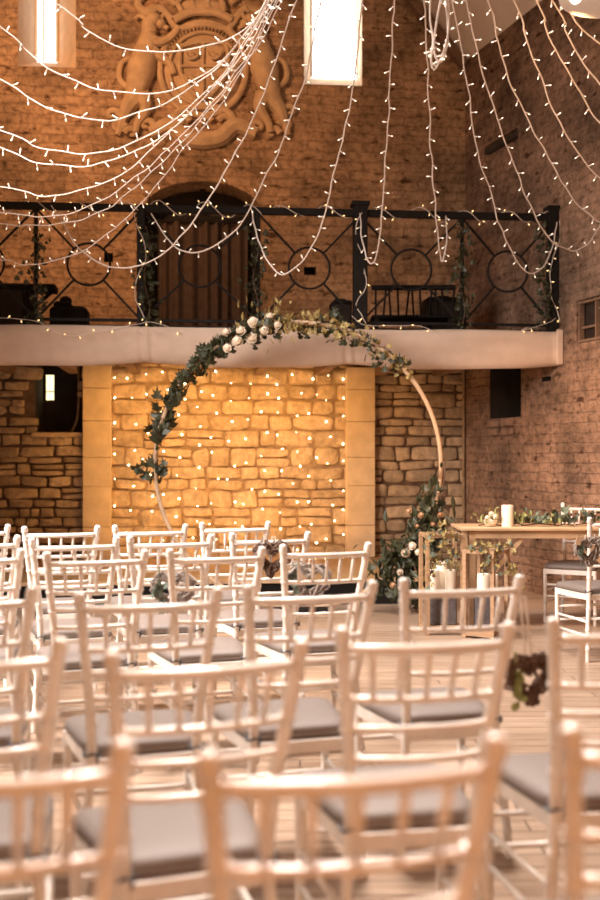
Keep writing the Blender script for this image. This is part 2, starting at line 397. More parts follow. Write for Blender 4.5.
def stones(mb, x0, x1, z0, z1, holes, rmin, rmax, wmin, wmax, gap, seed, depth=0.045, t0=.62):
    rnd = random.Random(seed); z = z0; row = 0
    while z < z1-0.02:
        h = rnd.uniform(rmin, rmax)
        if z+h > z1: h = z1-z
        x = x0-rnd.uniform(0, .2)
        while x < x1:
            ww = rnd.uniform(wmin, wmax)*(0.75+0.25*h/rmax)
            a, b = max(x, x0), min(x+ww, x1); x += ww
            if b-a < 0.05: continue
            sub = [(z, z+h)] if (h < rmax*.8 or rnd.random() > .3) else [(z, z+h*.5), (z+h*.5, z+h)]
            for s0, s1 in sub:
                c = ((a+b)/2, (s0+s1)/2)
                if any(q[0]-.02 < c[0] < q[1]+.02 and q[2]-.04 < c[1] < q[3]+.02 for q in holes): continue
                hw_, hh = (b-a)/2-gap*rnd.uniform(.4, 1.3), (s1-s0)/2-gap*rnd.uniform(.4, 1.3)
                if hh < .012 or hw_ < .02: continue
                pts = []; K = 14; e = rnd.uniform(3.2, 9); sk = rnd.uniform(-.25, .25); tp_ = rnd.uniform(-.12, .12)
                for k in range(K):
                    t = 2*PI*(k+.5)/K; ct, st = math.cos(t), math.sin(t)
                    px = hw_*math.copysign(abs(ct)**(2/e), ct)*rnd.uniform(.93, 1.05); pz = hh*math.copysign(abs(st)**(2/e), st)*rnd.uniform(.9, 1.08)
                    pz *= 1+tp_*ct; px += sk*pz*.4; zz = c[1]+pz+0.03*noise.noise((2.2*(c[0]+px), row, 3.1)); pts.append((c[0]+px, zz))
                d = depth*rnd.uniform(.6, 1.3); col = rnd.uniform(t0, 1.1); tx, tz = rnd.uniform(-.012, .012), rnd.uniform(-.012, .012)
                vs = []
                for f_, dd in ((1, 0), (.97, .55), (.86, .92), (.5, 1.05)):
                    for px, pz in pts:
                        vs.append(((px-c[0])*f_+c[0], -d*dd-(tx*(px-c[0])/hw_+tz*(pz-c[1])/hh)*(dd > 0)-0.01*noise.noise((px*9, pz*9, 1.0))*(dd > .5), (pz-c[1])*f_+c[1]))
                vs.append((c[0], -d*1.05, c[1])); fs = []
                for r in range(3):
                    for k in range(K):
                        l = (k+1) % K; fs.append((r*K+k, r*K+l, (r+1)*K+l, (r+1)*K+k))
                for k in range(K): fs.append((3*K+k, 3*K+(k+1) % K, 4*K))
                mb.add(vs, fs, 0, col)
        z += h; row += 1
pL0, pL1 = bl(84, 450).x, bl(112, 450).x; pR0, pR1 = bl(345, 450).x, bl(373, 450).x
# coursed rubble between the piers, with lime joints; rougher dry-jointed rubble in the side bays
g = MB(); stones(g, pL1-.1, pR0+.1, .2, 2.32, [], .11, .22, .18, .48, .0045, 11, .036, .84)
cells(g, pL1-.1, pR0+.1, 0, 2.32, [], -.002, 1)
o = g.build('wall_niche', [M_stone, M_mortar], attr=True); o['label'] = 'honey rubble stone infill between the two stone piers'; struct(o, MB_)
g = MB(); stones(g, XL, pL0+.1, 0, 2.32, [nicheL], .06, .15, .11, .40, .007, 23, .045)
g.box(((nicheL[0]+nicheL[1])/2, -.02, nicheL[2]-.03), (nicheL[1]-nicheL[0]+.06, .09, .055), bev=.01)
struct(g.build('wall_back_left', [M_stone], attr=True), MB_)
g = MB(); stones(g, pR1-.1, -.01, 0, 2.32, [], .07, .16, .16, .45, .006, 31, .03)
struct(g.build('wall_back_right', [M_stone], attr=True), MB_)

# right wall
vent = rect(rl(576.5, 344), rl(628, 301)); vent = (vent[0], vent[1], vent[2], rl(576.5, 301).z); nicheR = rect(rl(490, 419), rl(521, 340)); blk = rect(rl(484, 216), rl(518, 127)); hole = rect(rl(542, 382), rl(551, 376))
EAVE = 5.57; LW = 12.5
wr = MB(); cells(wr, 0, LW, 0, 6.6, [vent, nicheR, blk, hole])
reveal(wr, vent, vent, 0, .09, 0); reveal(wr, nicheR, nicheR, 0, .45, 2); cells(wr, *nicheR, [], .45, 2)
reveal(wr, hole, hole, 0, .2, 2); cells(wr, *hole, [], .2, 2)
reveal(wr, blk, blk, 0, .07, 0); cells(wr, *blk, [], .07, 0)
wr.box(((blk[0]+blk[1])/2, .035, blk[3]-.05), (blk[1]-blk[0], .06, .05), mi=2)
for z_, w_ in ((nicheR[2]-.05, .20), (nicheR[2]-.14, .24)):
    for k in range(2): wr.box((nicheR[0]+.02+k*.3+.1, -.012, z_), (.24, .05, .075), mi=0, bev=.012)
struct(wr.build('wall_right', [M_brick_r, M_plaster, M_dark], smooth=False), MR_)
wp = MB(); wp.tube([(0.02, -.03, 0), (0.02, -.03, 2.3)], .018, 8); tag(wp.build('drain_pipe', M_mortar), 'thin brown pipe running down the room corner under the gallery', 'pipe').matrix_world = MR_
wn = MB(); wn.quad((vent[0], .08, vent[2]), (vent[1], .08, vent[2]), (vent[1], .08, vent[3]), (vent[0], .08, vent[3]))
wo = struct(wn.build('window_3', M_glassd), MR_)
wf = MB()
for z_ in (vent[2]+.02, vent[3]-.02): wf.box(((vent[0]+vent[1])/2, .04, z_), (vent[1]-vent[0], .06, .022))
for f_ in (0.02, .36, .70, .98): wf.box((vent[0]+(vent[1]-vent[0])*f_, .04, (vent[2]+vent[3])/2), (.018, .05, vent[3]-vent[2]))
wf.box((vent[0]+(vent[1]-vent[0])*.19, .05, vent[2]+.14), (.3, .025, .02)); wf.box((vent[0]+(vent[1]-vent[0])*.53, .05, vent[3]-.1), (.3, .025, .02))
wf.build('window_frame', M_sash, wo)

# left wall (outside the frame) and the sloping ceilings
wl = MB(); wl.quad((XL, 0, 0), (XL, -5.0, 0), (XL, -5.0, 6.6), (XL, 0, 6.6)); struct(wl.build('wall_left', M_brick_r, smooth=False), MB_)
rb = Matrix.Identity(4)
c0 = CORNER+Vector((0, 0, EAVE)); e1 = MR_ @ Vector((LW, 0, EAVE)); ap = MB_ @ Vector((-2.87, 0, EAVE+3.35))
ce = MB(); dv = e1-c0
a0 = c0+(MB_.to_3x3() @ Vector((.06, .05, -.07))); ce.add([a0, a0+dv*.6, ap+dv*.6, ap], [(0, 1, 2, 3)])
struct(ce.build('ceiling', M_ceil, smooth=False))
tr = MB(); up_ = (ap-c0).normalized(); tr.bar(c0+Vector((-.02, -.06, -.05)), ap+Vector((-.02, -.06, -.05)), .1, .09); struct(tr.build('trim_1', M_sash, smooth=False))

def pane(name, q, y, mat, bars):
    p = MB(); p.quad((q[0], y, q[2]), (q[1], y, q[2]), (q[1], y, q[3]), (q[0], y, q[3])); o = struct(p.build(name, mat), MB_)
    f = MB(); bars(f, q, y-.03); f.build('window_frame', M_white, o); return o
pane('window_1', winL_in, .45, M_day2, lambda f, q, y: [f.box((x, y, (q[2]+q[3])/2), (.022, .03, q[3]-q[2])) for x in (q[0], q[0]+(q[1]-q[0])*.36, q[1])])
pane('window_2', winC_in, .4, M_day, lambda f, q, y: [f.box((x, y, (q[2]+q[3])/2), (.025, .03, q[3]-q[2])) for x in (q[0], q[1])])
pane('window_4', slitL, .62, M_day3, lambda f, q, y: f.box(((q[0]+q[1])/2, y, q[2]+(q[3]-q[2])*.33), (q[1]-q[0], .02, .012)))
# pipe bent down inside the niche
p = MB(); x_ = nicheL[1]-.05; p.tube(spline([(x_, .1, 2.3), (x_, .1, 1.9), (x_-.02, .1, 1.68), (x_-.07, .1, nicheL[2]+.01)], .05), .014, 8)
tag(p.build('niche_cable', M_mortar), 'thin brown cable hanging inside the dark wall niche', 'cable').matrix_world = MB_

# doorway: dark boards with a curtain before them
dz1 = door_h[3]+arch_rise
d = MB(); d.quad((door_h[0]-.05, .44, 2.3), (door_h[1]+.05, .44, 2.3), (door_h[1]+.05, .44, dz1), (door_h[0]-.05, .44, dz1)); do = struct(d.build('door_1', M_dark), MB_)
f = MB(); ins = .12
for s in (-1, 1): f.box((xc+s*(hw-ins/2), .36, (DECK_Z+door_h[3])/2), (ins, .1, door_h[3]-DECK_Z))
f.box((xc, .36, door_h[3]-.01), (2*hw, .1, .09)); f.box((xc, .37, door_h[3]+arch_rise*.5), (.06, .08, arch_rise))
f.build('door_frame', M_iron, do)
tp = MB(); K = 20; tp.prism([(xc+(hw-.1)*math.cos(PI*k/K), door_h[3]+.03+(arch_rise-.09)*math.sin(PI*k/K)) for k in range(K+1)], .40, .43); tp.build('fanlight', M_glassd, do)
cu = MB(); NX, NZ = 90, 10; vs = []
for j in range(NZ+1):
    for i in range(NX+1):
        u = i/NX; x = door_h[0]+.14+(door_h[1]-door_h[0]-.28)*u
        y = .24+.03*math.sin(u*46+1.2*math.sin(u*9))+.02*math.sin(u*17+j*.1)
        vs.append((x, y, DECK_Z+.01+(door_h[3]-.06-DECK_Z)*j/NZ))
cu.add(vs, [(j*(NX+1)+i, j*(NX+1)+i+1, (j+1)*(NX+1)+i+1, (j+1)*(NX+1)+i) for j in range(NZ) for i in range(NX)])
o = cu.build('door_curtain', M_curtain, sharp=False); tag(o, 'brown pleated curtain hanging in the arched gallery doorway', 'curtain'); o.matrix_world = MB_
cr = MB(); cr.tube([(door_h[0]+.1, .22, door_h[3]-.05), (door_h[1]-.1, .22, door_h[3]-.05)], .015, 8); cr.build('curtain_rod', M_iron, o)

# ------------------------------------------------------------------ piers, stage, gallery
for (x0, x1, lab) in ((pL0, pL1, 'dressed stone pier on the left of the glowing stone wall'), (pR0, pR1, 'dressed stone pier on the right of the glowing stone wall')):
    g = MB(); z = .23; k = 0
    while z < 2.24:
        h = min([.34, .42, .30, .38][k % 4], 2.25-z); g.box(((x0+x1)/2, -.055, z+h/2), (x1-x0, .15, h-.003), bev=.004); z += h; k += 1
    o = g.build('stone_pier', M_pier); tag(o, lab, 'pillar', 'stone piers'); o.matrix_world = MB_
SF = -2.08; SX1 = bl(432, 590, SF).x; SZ = .225
st = empty('stage_platform', MB_); tag(st, 'low wooden stage with black front below the gallery', 'stage')
g = MB(); g.box(((XL+SX1)/2, (SF-.06)/2, SZ-.015), (SX1-XL-.02, -SF-.02, .03)); g.build('deck', M_stage, st, smooth=False)
g = MB(); g.box(((XL+SX1)/2, SF+.02, (SZ-.03)/2), (SX1-XL, .03, SZ-.03)); g.box((SX1-.015, SF/2, (SZ-.03)/2), (.03, -SF-.04, SZ-.03)); g.build('front_board', M_black, st, smooth=False)
g = MB(); g.box(((XL+SX1)/2, SF-.022, SZ-.012), (SX1-XL, .012, .028)); g.build('edge_trim', M_wood, st, smooth=False)

GF = -1.90
gal = empty('gallery', MB_); tag(gal, 'timber gallery deck carried above the stage', 'balcony')
xr = lambda y: -y*0.205
g = MB(); poly = [(XL+.01, -.01), (XL+.01, GF+.02), (xr(GF)-.02, GF+.02), (-.02, -.01)]
vs = [(x, y, z) for z in (2.27, 2.43) for x, y in poly]; g.add(vs, [(0, 1, 2, 3), (7, 6, 5, 4), (0, 4, 5, 1), (1, 5, 6, 2), (2, 6, 7, 3), (3, 7, 4, 0)]); g.build('deck', M_sash, gal, smooth=False)
g = MB()
for k in range(9): x = XL+.3+k*.64; g.box((x, GF/2, 2.215), (.09, -GF-.1, .11))
g.build('joist', M_sash, gal, smooth=False)
g = MB(); g.box(((XL+xr(GF))/2, GF+.04, 2.435), (xr(GF)-XL, .09, .03)); g.build('edge_board', M_iron, gal, smooth=False)

# white voile swag along the gallery front
NX, prof = 260, [(.05, .0), (.0, .0), (-.045, -.02), (-.055, -.08), (-.05, -.16), (-.05, -.22), (-.045, -.275), (-.02, -.315), (.03, -.315)]
xa, xb = bl(-60, 330, GF).x, bl(560, 330, GF).x; ties = [bl(146, 330, GF).x, bl(348, 330, GF).x, xb]
vs = []
for i in range(NX+1):
    x = xa+(xb-xa)*i/NX; sag = 0
    seg = [xa-.3]+ties
    for k in range(3):
        if seg[k] <= x <= seg[k+1]: t = (x-seg[k])/(seg[k+1]-seg[k]); sag = 4*t*(1-t)
    tie = min(abs(x-t_) for t_ in ties)
    for j, (y, z) in enumerate(prof):
        q = j/(len(prof)-1); wv = .014*math.sin(z*60+x*2.2+2*math.sin(x*1.3))+.022*noise.noise((x*1.2, z*9, 0))
        pin = math.exp(-(tie/.07)**2)
        wv += .016*math.sin(x*70+z*3)*pin
        vs.append((x, GF+y+wv*(0 < j < 8), 2.445+z*(1.0+.14*sag+.05*noise.noise((x*1.5, 2, 2)))))
fc = MB(); n = len(prof); fc.add(vs, [(i*n+j, (i+1)*n+j, (i+1)*n+j+1, i*n+j+1) for i in range(NX) for j in range(n-1)])
o = fc.build('fabric_swag', M_cloth, sharp=False); tag(o, 'off-white voile swag draped along the gallery front', 'fabric'); o.matrix_world = MB_
g = MB(); g.box((xb-.025, GF-.065, 2.29), (.06, .03, .33), bev=.012); g.build('end_fold', M_cloth, o)

# railing
RY = GF+.05; rail_z = bl(300, 212, RY).z
rg = empty('gallery_railing', MB_); tag(rg, 'black iron gallery railing with a ring in each panel', 'railing')
xs = [bl(x_, 300, RY).x for x_ in (-72, 36, 141, 258, 360, 462, 553)]
g = MB(); g.box(((xs[0]+xs[-1])/2, RY, rail_z), (xs[-1]-xs[0], .055, .06)); g.build('top_rail', M_iron, rg, smooth=False)
g = MB(); g.box(((xs[0]+xs[-1])/2, RY, DECK_Z+.05), (xs[-1]-xs[0], .03, .025)); g.build('bottom_rail', M_iron, rg, smooth=False)
for i, x_ in enumerate(xs):
    wd = {4: .12, 6: .10, 2: .07}.get(i, .032); g = MB()
    top = rail_z+(.07 if i in (4, 6) else 0); g.box((x_, RY, (DECK_Z+top)/2), (wd, wd, top-DECK_Z), bev=.006)
    if i in (4, 6): g.box((x_, RY, top+.01), (wd+.04, wd+.04, .035))
    g.build('post', M_iron, rg)
for i in range(6):
    a, b = xs[i], xs[i+1]; xm = (a+b)/2; zm = bl(300, 268, RY).z; rr = .185
    g = MB(); g.tube([(xm+rr*math.cos(2*PI*k/32), RY, zm+rr*math.sin(2*PI*k/32)) for k in range(32)], .011, 6, closed=True); g.build('ring', M_iron, rg)
    for cx_, cz_ in ((a, rail_z-.02), (b, rail_z-.02), (a, DECK_Z+.05), (b, DECK_Z+.05)):
        d = Vector((cx_-xm, 0, cz_-zm)).normalized()*rr; g = MB(); g.bar((xm+d.x, RY, zm+d.z), (cx_, RY, cz_), .018, .018); g.build('brace', M_iron, rg, smooth=False)

# things standing on the gallery
def cab(name, label, cat, px0, px1, pytop, y, dep, mat, grille=True):
    a = bl(px0, 330, y); b = bl(px1, pytop, y); o = empty(name, MB_ @ Matrix.Translation(((a.x+b.x)/2, y+dep/2, DECK_Z))); tag(o, label, cat)
    h = b.z-DECK_Z; w_ = b.x-a.x
    g = MB(); g.box((0, 0, h/2), (w_, dep, h), bev=.012); g.build('cabinet', mat, o)
    if grille:
        g = MB(); g.box((0, -dep/2-.008, h*.48), (w_*.82, .014, h*.78), bev=.005); g.build('grille', M_glassd, o)
    g = MB(); g.tube([(-.06, 0, h), (-.05, 0, h+.025), (.05, 0, h+.025), (.06, 0, h)], .008, 6); g.build('handle', M_iron, o)
    return o
cab('amplifier', 'dark boxy amplifier on the gallery behind the second post', 'amplifier', 333, 352, 300, -1.2, .3, M_black)
cab('loudspeaker', 'dark loudspeaker cabinet on the gallery right of the slatted bench', 'speaker', 428, 466, 297, -1.1, .3, M_black)
cab('upright_piano', 'dark upright cabinet at the far left of the gallery', 'cabinet', -40, 29, 284, -1.3, .5, M_black)
def bench(px0, px1):
    y = -1.35; a = bl(px0, 330, y).x; b = bl(px1, 330, y).x; zt = bl(px0, 287, y).z-DECK_Z
    o = empty('spindle_bench', MB_ @ Matrix.Translation(((a+b)/2, y, DECK_Z)) @ Matrix.Rotation(R(-6), 4, 'Z')); tag(o, 'dark spindle-backed bench on the gallery behind the railing', 'bench'); L = (b-a)/2
    g = MB(); g.box((0, 0, zt), (2*L, .04, .05), bev=.01); g.build('top_rail', M_black, o)
    g = MB(); g.box((0, .2, .18), (2*L, .42, .035), bev=.01); g.build('seat', M_black, o)
    for k in range(11):
        x = -L+.04+k*(2*L-.08)/10; g = MB(); g.tube([(x+.03*math.sin(k*2), .0, zt), (x, .0, .18)], .011, 6); g.build('spindle', M_black, o)
    for sx in (-1, 1):
        for yy in (.02, .38): g = MB(); g.box((sx*(L-.05), yy, .09), (.04, .04, .18)); g.build('leg', M_black, o)
bench(372, 455)
y = -1.2; a = bl(70, 330, y); o = empty('equipment_case', MB_ @ Matrix.Translation((a.x, y, DECK_Z))); tag(o, 'dark covered equipment case left of the arched doorway on the gallery', 'case')
g = MB(); g.box((0, 0, .12), (.34, .3, .24), bev=.03); g.build('body', M_black, o)
g = MB(); g.box((-.06, 0, .26), (.16, .22, .06), bev=.02); g.ball((-.04, 0, .30), (.06, .08, .05)); g.build('cover', M_black, o)
y = -1.15; a = bl(40, 330, y); o = empty('keyboard_stand', MB_ @ Matrix.Translation((a.x-.12, y, DECK_Z))); tag(o, 'dark keyboard on a crossed stand at the left of the gallery', 'keyboard')
g = MB(); g.box((0, 0, .42), (.55, .22, .07), bev=.012); g.build('keyboard', M_black, o)
for s in (-1, 1): g = MB(); g.bar((-s*.22, s*.02, 0.0), (s*.22, s*.02, .39), .03, .03); g.build('stand_leg', M_black, o)

# ------------------------------------------------------------------ carved coat of arms
ca = empty('coat_of_arms', MB_); tag(ca, 'carved plaster coat of arms on the upper brick wall', 'relief')
def P(px, py, d=0.0): q = bl(px, py); return Vector((q.x, -d, q.z))
def rope(mb, pts, r, dep=.03, n=8):
    q = [P(*p, dep) for p in pts]; s = spline(q, .03)
    m = len(s); rr = r if hasattr(r, '__len__') else [r, r]
    rad = []
    for i in range(m):
        t = i/(m-1)*(len(rr)-1); k = min(int(t), len(rr)-2); rad.append(rr[k]+(rr[k+1]-rr[k])*(t-k))
    mb.tube(s, rad, n)
def blob(mb, px, py, rx, rz, ang=0, dep=.05):
    k = 1/94.5; M = Matrix.Rotation(R(ang), 3, 'Y'); mb.ball(P(px, py, 0), (rx*k, dep, rz*k), 14, 8, M=M)
g = MB(); blob(g, 203, 70, 41, 44, 0, .05); g.build('shield', M_plaster, ca)
g = MB(); rope(g, [(203+43*math.cos(2*PI*k/20), 70-46*math.sin(2*PI*k/20)) for k in range(21)], .035, .03); rope(g, [(203+34*math.cos(2*PI*k/20), 70-36*math.sin(2*PI*k/20)) for k in range(21)], .022, .05)
for k in range(26):
    a = R(20+k*5.6); blob(g, 203+38.5*math.cos(a), 70-41*math.sin(a), 1.2, 3.2, 90-math.degrees(a), .065)
g.build('garter', M_plaster, ca)
g = MB(); rope(g, [(180, 48), (182, 78), (203, 100), (224, 78), (226, 48), (203, 44), (180, 48)], .025, .06); rope(g, [(203, 45), (203, 98)], .018, .06); rope(g, [(181, 68), (225, 68)], .018, .06)
for (x, y) in ((192, 57), (214, 57), (192, 80), (214, 80)):
    blob(g, x, y, 7, 4, 20, .09); rope(g, [(x-7, y-3), (x-3, y+4), (x+4, y+3), (x+8, y-4)], .014, .08)
g.build('quarterings', M_plaster, ca)
g = MB(); blob(g, 203, 8, 26, 9, 0, .08); rope(g, [(174, 22), (188, 15), (203, 13), (218, 15), (232, 22)], .045, .05)
for x in (182, 196, 210, 224): rope(g, [(x, 14), (x-3, 2), (203, -14)], .03, .06)
rope(g, [(170, 22), (180, 30), (203, 26), (226, 30), (236, 22)], .03, .04); g.build('crown', M_plaster, ca)
for s in (-1, 1):
    g = MB(); X = lambda x: 203+s*(x-203)
    rope(g, [(X(172), 20), (X(160), 10), (X(146), 14), (X(138), 4), (X(150), -6)], [.03, .05, .03], .04)
    rope(g, [(X(176), 6), (X(164), -6), (X(150), -14)], [.03, .05, .03], .04); rope(g, [(X(168), 30), (X(160), 24), (X(165), 16), (X(172), 24)], .025, .04)
    g.build('mantling', M_plaster, ca)
for s in (1, -1):
    X = lambda x: x if s == 1 else 2*203-x
    g = MB()
    rope(g, [(X(150), 30), (X(147), 48), (X(142), 68), (X(136), 92), (X(130), 106)], [.075, .12, .155, .12, .08], .03, 12)   # trunk
    rope(g, [(X(138), 96), (X(128), 108), (X(122), 122), (X(118), 136)], [.11, .085, .05, .035], .03)                            # hind leg
    rope(g, [(X(142), 96), (X(146), 110), (X(138), 124), (X(136), 134)], [.10, .07, .045, .035], .05)
    rope(g, [(X(148), 50), (X(160), 58), (X(170), 66), (X(174), 76)], [.075, .055, .04, .035], .06)                             # fore legs
    rope(g, [(X(150), 42), (X(162), 44), (X(172), 38), (X(178), 30)], [.07, .05, .04, .035], .06)
    rope(g, [(X(132), 92), (X(120), 80), (X(122), 64), (X(132), 60), (X(136), 68)], [.035, .035, .03, .03, .045], .03)           # tail
    rope(g, [(X(150), 36), (X(149), 26), (X(153), 20)], [.09, .08, .07], .04, 10)
    blob(g, X(154), 21, 9, 7.5, -25*s, .12); blob(g, X(161), 25, 6, 5, -15*s, .11)
    if s == 1:
        rope(g, [(146, 20), (139, 18), (135, 21)], [.035, .025, .012], .06); rope(g, [(154, 14), (158, 9), (163, 8)], [.03, .02, .012], .06)
    else:
        for k in range(5): blob(g, X(146-k*.5), 20+k*6, 5, 4.5, 0, .11)
        rope(g, [(X(158), 15), (X(164), 4)], [.02, .006], .08)
    g.build('supporter', M_plaster, ca)
g = MB(); rope(g, [(150, 134), (170, 126), (186, 138), (203, 141), (220, 138), (236, 126), (256, 134)], [.07, .09, .09, .095, .09, .09, .07], .02)
rope(g, [(168, 128), (180, 112), (203, 108), (226, 112), (238, 128)], .04, .04); g.build('motto_scroll', M_plaster, ca)
for (x, y, sgn) in ((118, 128, 1), (132, 134, -1), (146, 126, 1), (258, 128, -1), (272, 134, 1), (286, 126, -1), (182, 122, 1), (226, 122, -1), (290, 112, -1), (204, 122, 1), (112, 116, 1)):
    g = MB(); rope(g, [(x+sgn*8*math.exp(-.28*t)*math.cos(t), y-7*math.exp(-.28*t)*math.sin(t)) for t in [k*.7 for k in range(9)]], [.04, .02], .03); g.build('leaf_scroll', M_plaster, ca)

# ------------------------------------------------------------------ chairs
def rings(z, nodes): return any(abs(z-n_) < .0045 for n_ in nodes)
def post_mesh(sx):
    key = [(0, .186, -.235), (.2, .172, -.212), (.45, .153, -.190), (.60, .160, -.212), (.92, .197, -.290)]
    nodes = (.08, .20, .33, .53, .60, .675, .755, .845, .893)
    zs = sorted({i*.04 for i in range(23)}|{n_+d for n_ in nodes for d in (-.008, -.004, 0, .004, .008)}|{.900, .908, .914, .918, .920})
    pts = []; rad = []
    for z in zs:
        for i in range(4):
            if key[i][0] <= z <= key[i+1][0]:
                t = (z-key[i][0])/(key[i+1][0]-key[i][0]); t2 = t*t*(3-2*t) if i == 1 else (t*t*(2-t) if i == 2 else t)
                x = key[i][1]+(key[i+1][1]-key[i][1])*t2; y = key[i][2]+(key[i+1][2]-key[i][2])*t2; break
        r = .0138 if z < .40 else .0152
        if rings(z, nodes): r += .0028
        if z > .898: r = [.0165, .0165, .0150, .0115, .004][min(4, [.900, .908, .914, .918, .920].index(z) if z in (.900, .908, .914, .918, .920) else 0)]
        pts.append((sx*x, y, z)); rad.append(r)
    g = MB(); g.tube(pts, rad, 12); return g
def xy_at(z):
    key = [(.45, .153, -.190), (.60, .160, -.212), (.92, .197, -.290)]
    for i in range(2):
        if z <= key[i+1][0]: t = (z-key[i][0])/(key[i+1][0]-key[i][0]); break
    return key[i][1]+(key[i+1][1]-key[i][1])*t, key[i][2]+(key[i+1][2]-key[i][2])*t
BOW = .032
def rail_pts(z, bow=BOW, n=12, dz=0.0):
    w_, y = xy_at(z); return [(w_*(2*k/n-1), y-bow*(1-(2*k/n-1)**2), z+dz*(1-(2*k/n-1)**2)) for k in range(n+1)]
def stage_rad(n, r, nodes): return [r+(.0022 if k in nodes else 0) for k in range(n+1)]
CH = {}
def chair_meshes():
    for s, nm in ((-1, 'L'), (1, 'R')):
        CH['post'+nm] = post_mesh(s).mesh('back_post', M_chair)
        g = MB(); zs = [0, .05, .09, .094, .098, .16, .215, .22, .225, .34, .40, .445]
        g.tube([(s*.195, .195, z*.937) for z in zs], [.0125, .0125, .0135, .016, .0135, .0135, .0135, .016, .0135, .0145, .015, .015], 12); CH['leg'+nm] = g.mesh('front_leg', M_chair)
    g = MB(); g.tube(rail_pts(.868), .0125, 10); CH['crest'] = g.mesh('crest_rail', M_chair)
    for i, z in enumerate((.750, .680, .605)):
        g = MB(); g.tube(rail_pts(z), stage_rad(12, .0092, (6,)), 8); CH['rail%d' % i] = g.mesh('back_rail', M_chair)
    for k in range(5):
        u = -1+2*(k+1)/6; w1, y1 = xy_at(.868); w0, y0 = xy_at(.750)
        a = Vector((w0*u, y0-BOW*(1-u*u), .750)); b = Vector((w1*u, y1-BOW*(1-u*u), .868)); g = MB()
        g.tube([a, a.lerp(b, .45), a.lerp(b, .5), a.lerp(b, .55), b], [.0075, .0075, .009, .0075, .0075], 8); CH['sp%d' % k] = g.mesh('spindle', M_chair)
    g = MB(); A = [(-.158, -.19), (.158, -.19), (.205, .205), (-.205, .205)]; B = [(x*.88, y*.88) for x, y in A]
    vs = [(x, y, z) for z in (.384, .422) for x, y in A]+[(x, y, z) for z in (.384, .422) for x, y in B]; fs = []
    for i in range(4):
        j = (i+1) % 4; fs += [(i, j, 4+j, 4+i), (8+j, 8+i, 12+i, 12+j), (4+i, 4+j, 12+j, 12+i), (j, i, 8+i, 8+j)]
    g.add(vs, fs); g.add([(x, y, .420) for x, y in A], [(0, 1, 2, 3)]); CH['frame'] = g.mesh('seat_frame', M_chair, False)
    # seat pad with rounded plan and edges
    g = MB(); K = 40; vs = []; fs = []
    def outl(f):
        o_ = []
        for k in range(K):
            t = 2*PI*(k+.5)/K; ct, st = math.cos(t), math.sin(t); e = 7
            x = math.copysign(abs(ct)**(2/e), ct); y = math.copysign(abs(st)**(2/e), st)
            wd = .166+.052*(y*.5+.5); o_.append((x*wd*f, .026+(y*.198)*f))
        return o_
    for f_, z in ((.94, .423), (.985, .428), (1.0, .439), (.985, .452), (.94, .461), (.80, .468), (.5, .472)):
        vs += [(x, y, z) for x, y in outl(f_)]
    nr = 7
    for r in range(nr-1):
        for k in range(K): l = (k+1) % K; fs.append((r*K+k, r*K+l, (r+1)*K+l, (r+1)*K+k))
    fs += [tuple(range(K-1, -1, -1)), tuple((nr-1)*K+k for k in range(K))]; g.add(vs, fs); CH['pad'] = g.mesh('seat_cushion', M_cush)
    for s, nm in ((-1, 'L'), (1, 'R')):
        g = MB(); c = (s*.154, -.192); g.tube([(c[0]+.023*math.cos(a), c[1]+.023*math.sin(a), .442+.004*math.sin(3*a)) for a in [k*2*PI/14 for k in range(14)]]+[(c[0]-s*.012, c[1]+.0, .41)], .0035, 6)
        CH['tie'+nm] = g.mesh('cushion_tie', M_tie)
    st = {'a': ((-.195, .195, .30), (.195, .195, .30)), 'b': ((-.195, .195, .21), (.195, .195, .21)), 'c': ((-.166, -.205, .27), (.166, -.205, .27)),
          'd': ((-.195, .195, .25), (-.168, -.207, .25)), 'e': ((.195, .195, .25), (.168, -.207, .25)), 'f': ((-.195, .195, .16), (-.175, -.217, .16)), 'g': ((.195, .195, .16), (.175, -.217, .16))}
    for k, (a, b) in st.items():
        a = Vector(a); b = Vector(b); g = MB(); g.tube([a, a.lerp(b, .48), a.lerp(b, .5), a.lerp(b, .52), b], [.009, .009, .0112, .009, .009], 8); CH['st'+k] = g.mesh('stretcher', M_chair)
chair_meshes()
PARTS = [('back_post', 'postL'), ('back_post', 'postR'), ('front_leg', 'legL'), ('front_leg', 'legR'), ('crest_rail', 'crest'), ('back_rail', 'rail0'), ('back_rail', 'rail1'), ('back_rail', 'rail2')] + \
        [('spindle', 'sp%d' % k) for k in range(5)]+[('seat_frame', 'frame'), ('seat_cushion', 'pad'), ('cushion_tie', 'tieL'), ('cushion_tie', 'tieR')]+[('stretcher', 'st'+k) for k in 'abcdefg']
for k_ in ('postL', 'postR', 'legL', 'legR'): CH[k_].set_sharp_from_angle(angle=R(60))
def chair(label, pos, rz, group):
    t = empty('bamboo_style_chair', loc=pos, rz=rz); tag(t, label, 'chair', group)
    for nm, k in PARTS: link(nm, CH[k], t)
    return t
WT = .39
def by_posts(xl, xr_, yl, yr, yaw, label, group='rows of white ceremony chairs', rough=False):
    """seat a chair so that its back stands where the two post tops were measured"""
    th = R(yaw); wpx = xr_-xl; zw = F*WT*math.cos(th)/wpx; zy = F*(H-.92)/((yl+yr)/2-CY)
    Y = .6*zw+.4*zy; X = ((xl+xr_)/2-CX)/F*Y
    off = Matrix.Rotation(th, 3, 'Z') @ Vector((0, -.29, 0))
    return chair(label, (X-off.x, Y-off.y, 0), th, group)
ROW = 'rows of white ceremony chairs'
C_ = 'white chair with grey pad, '
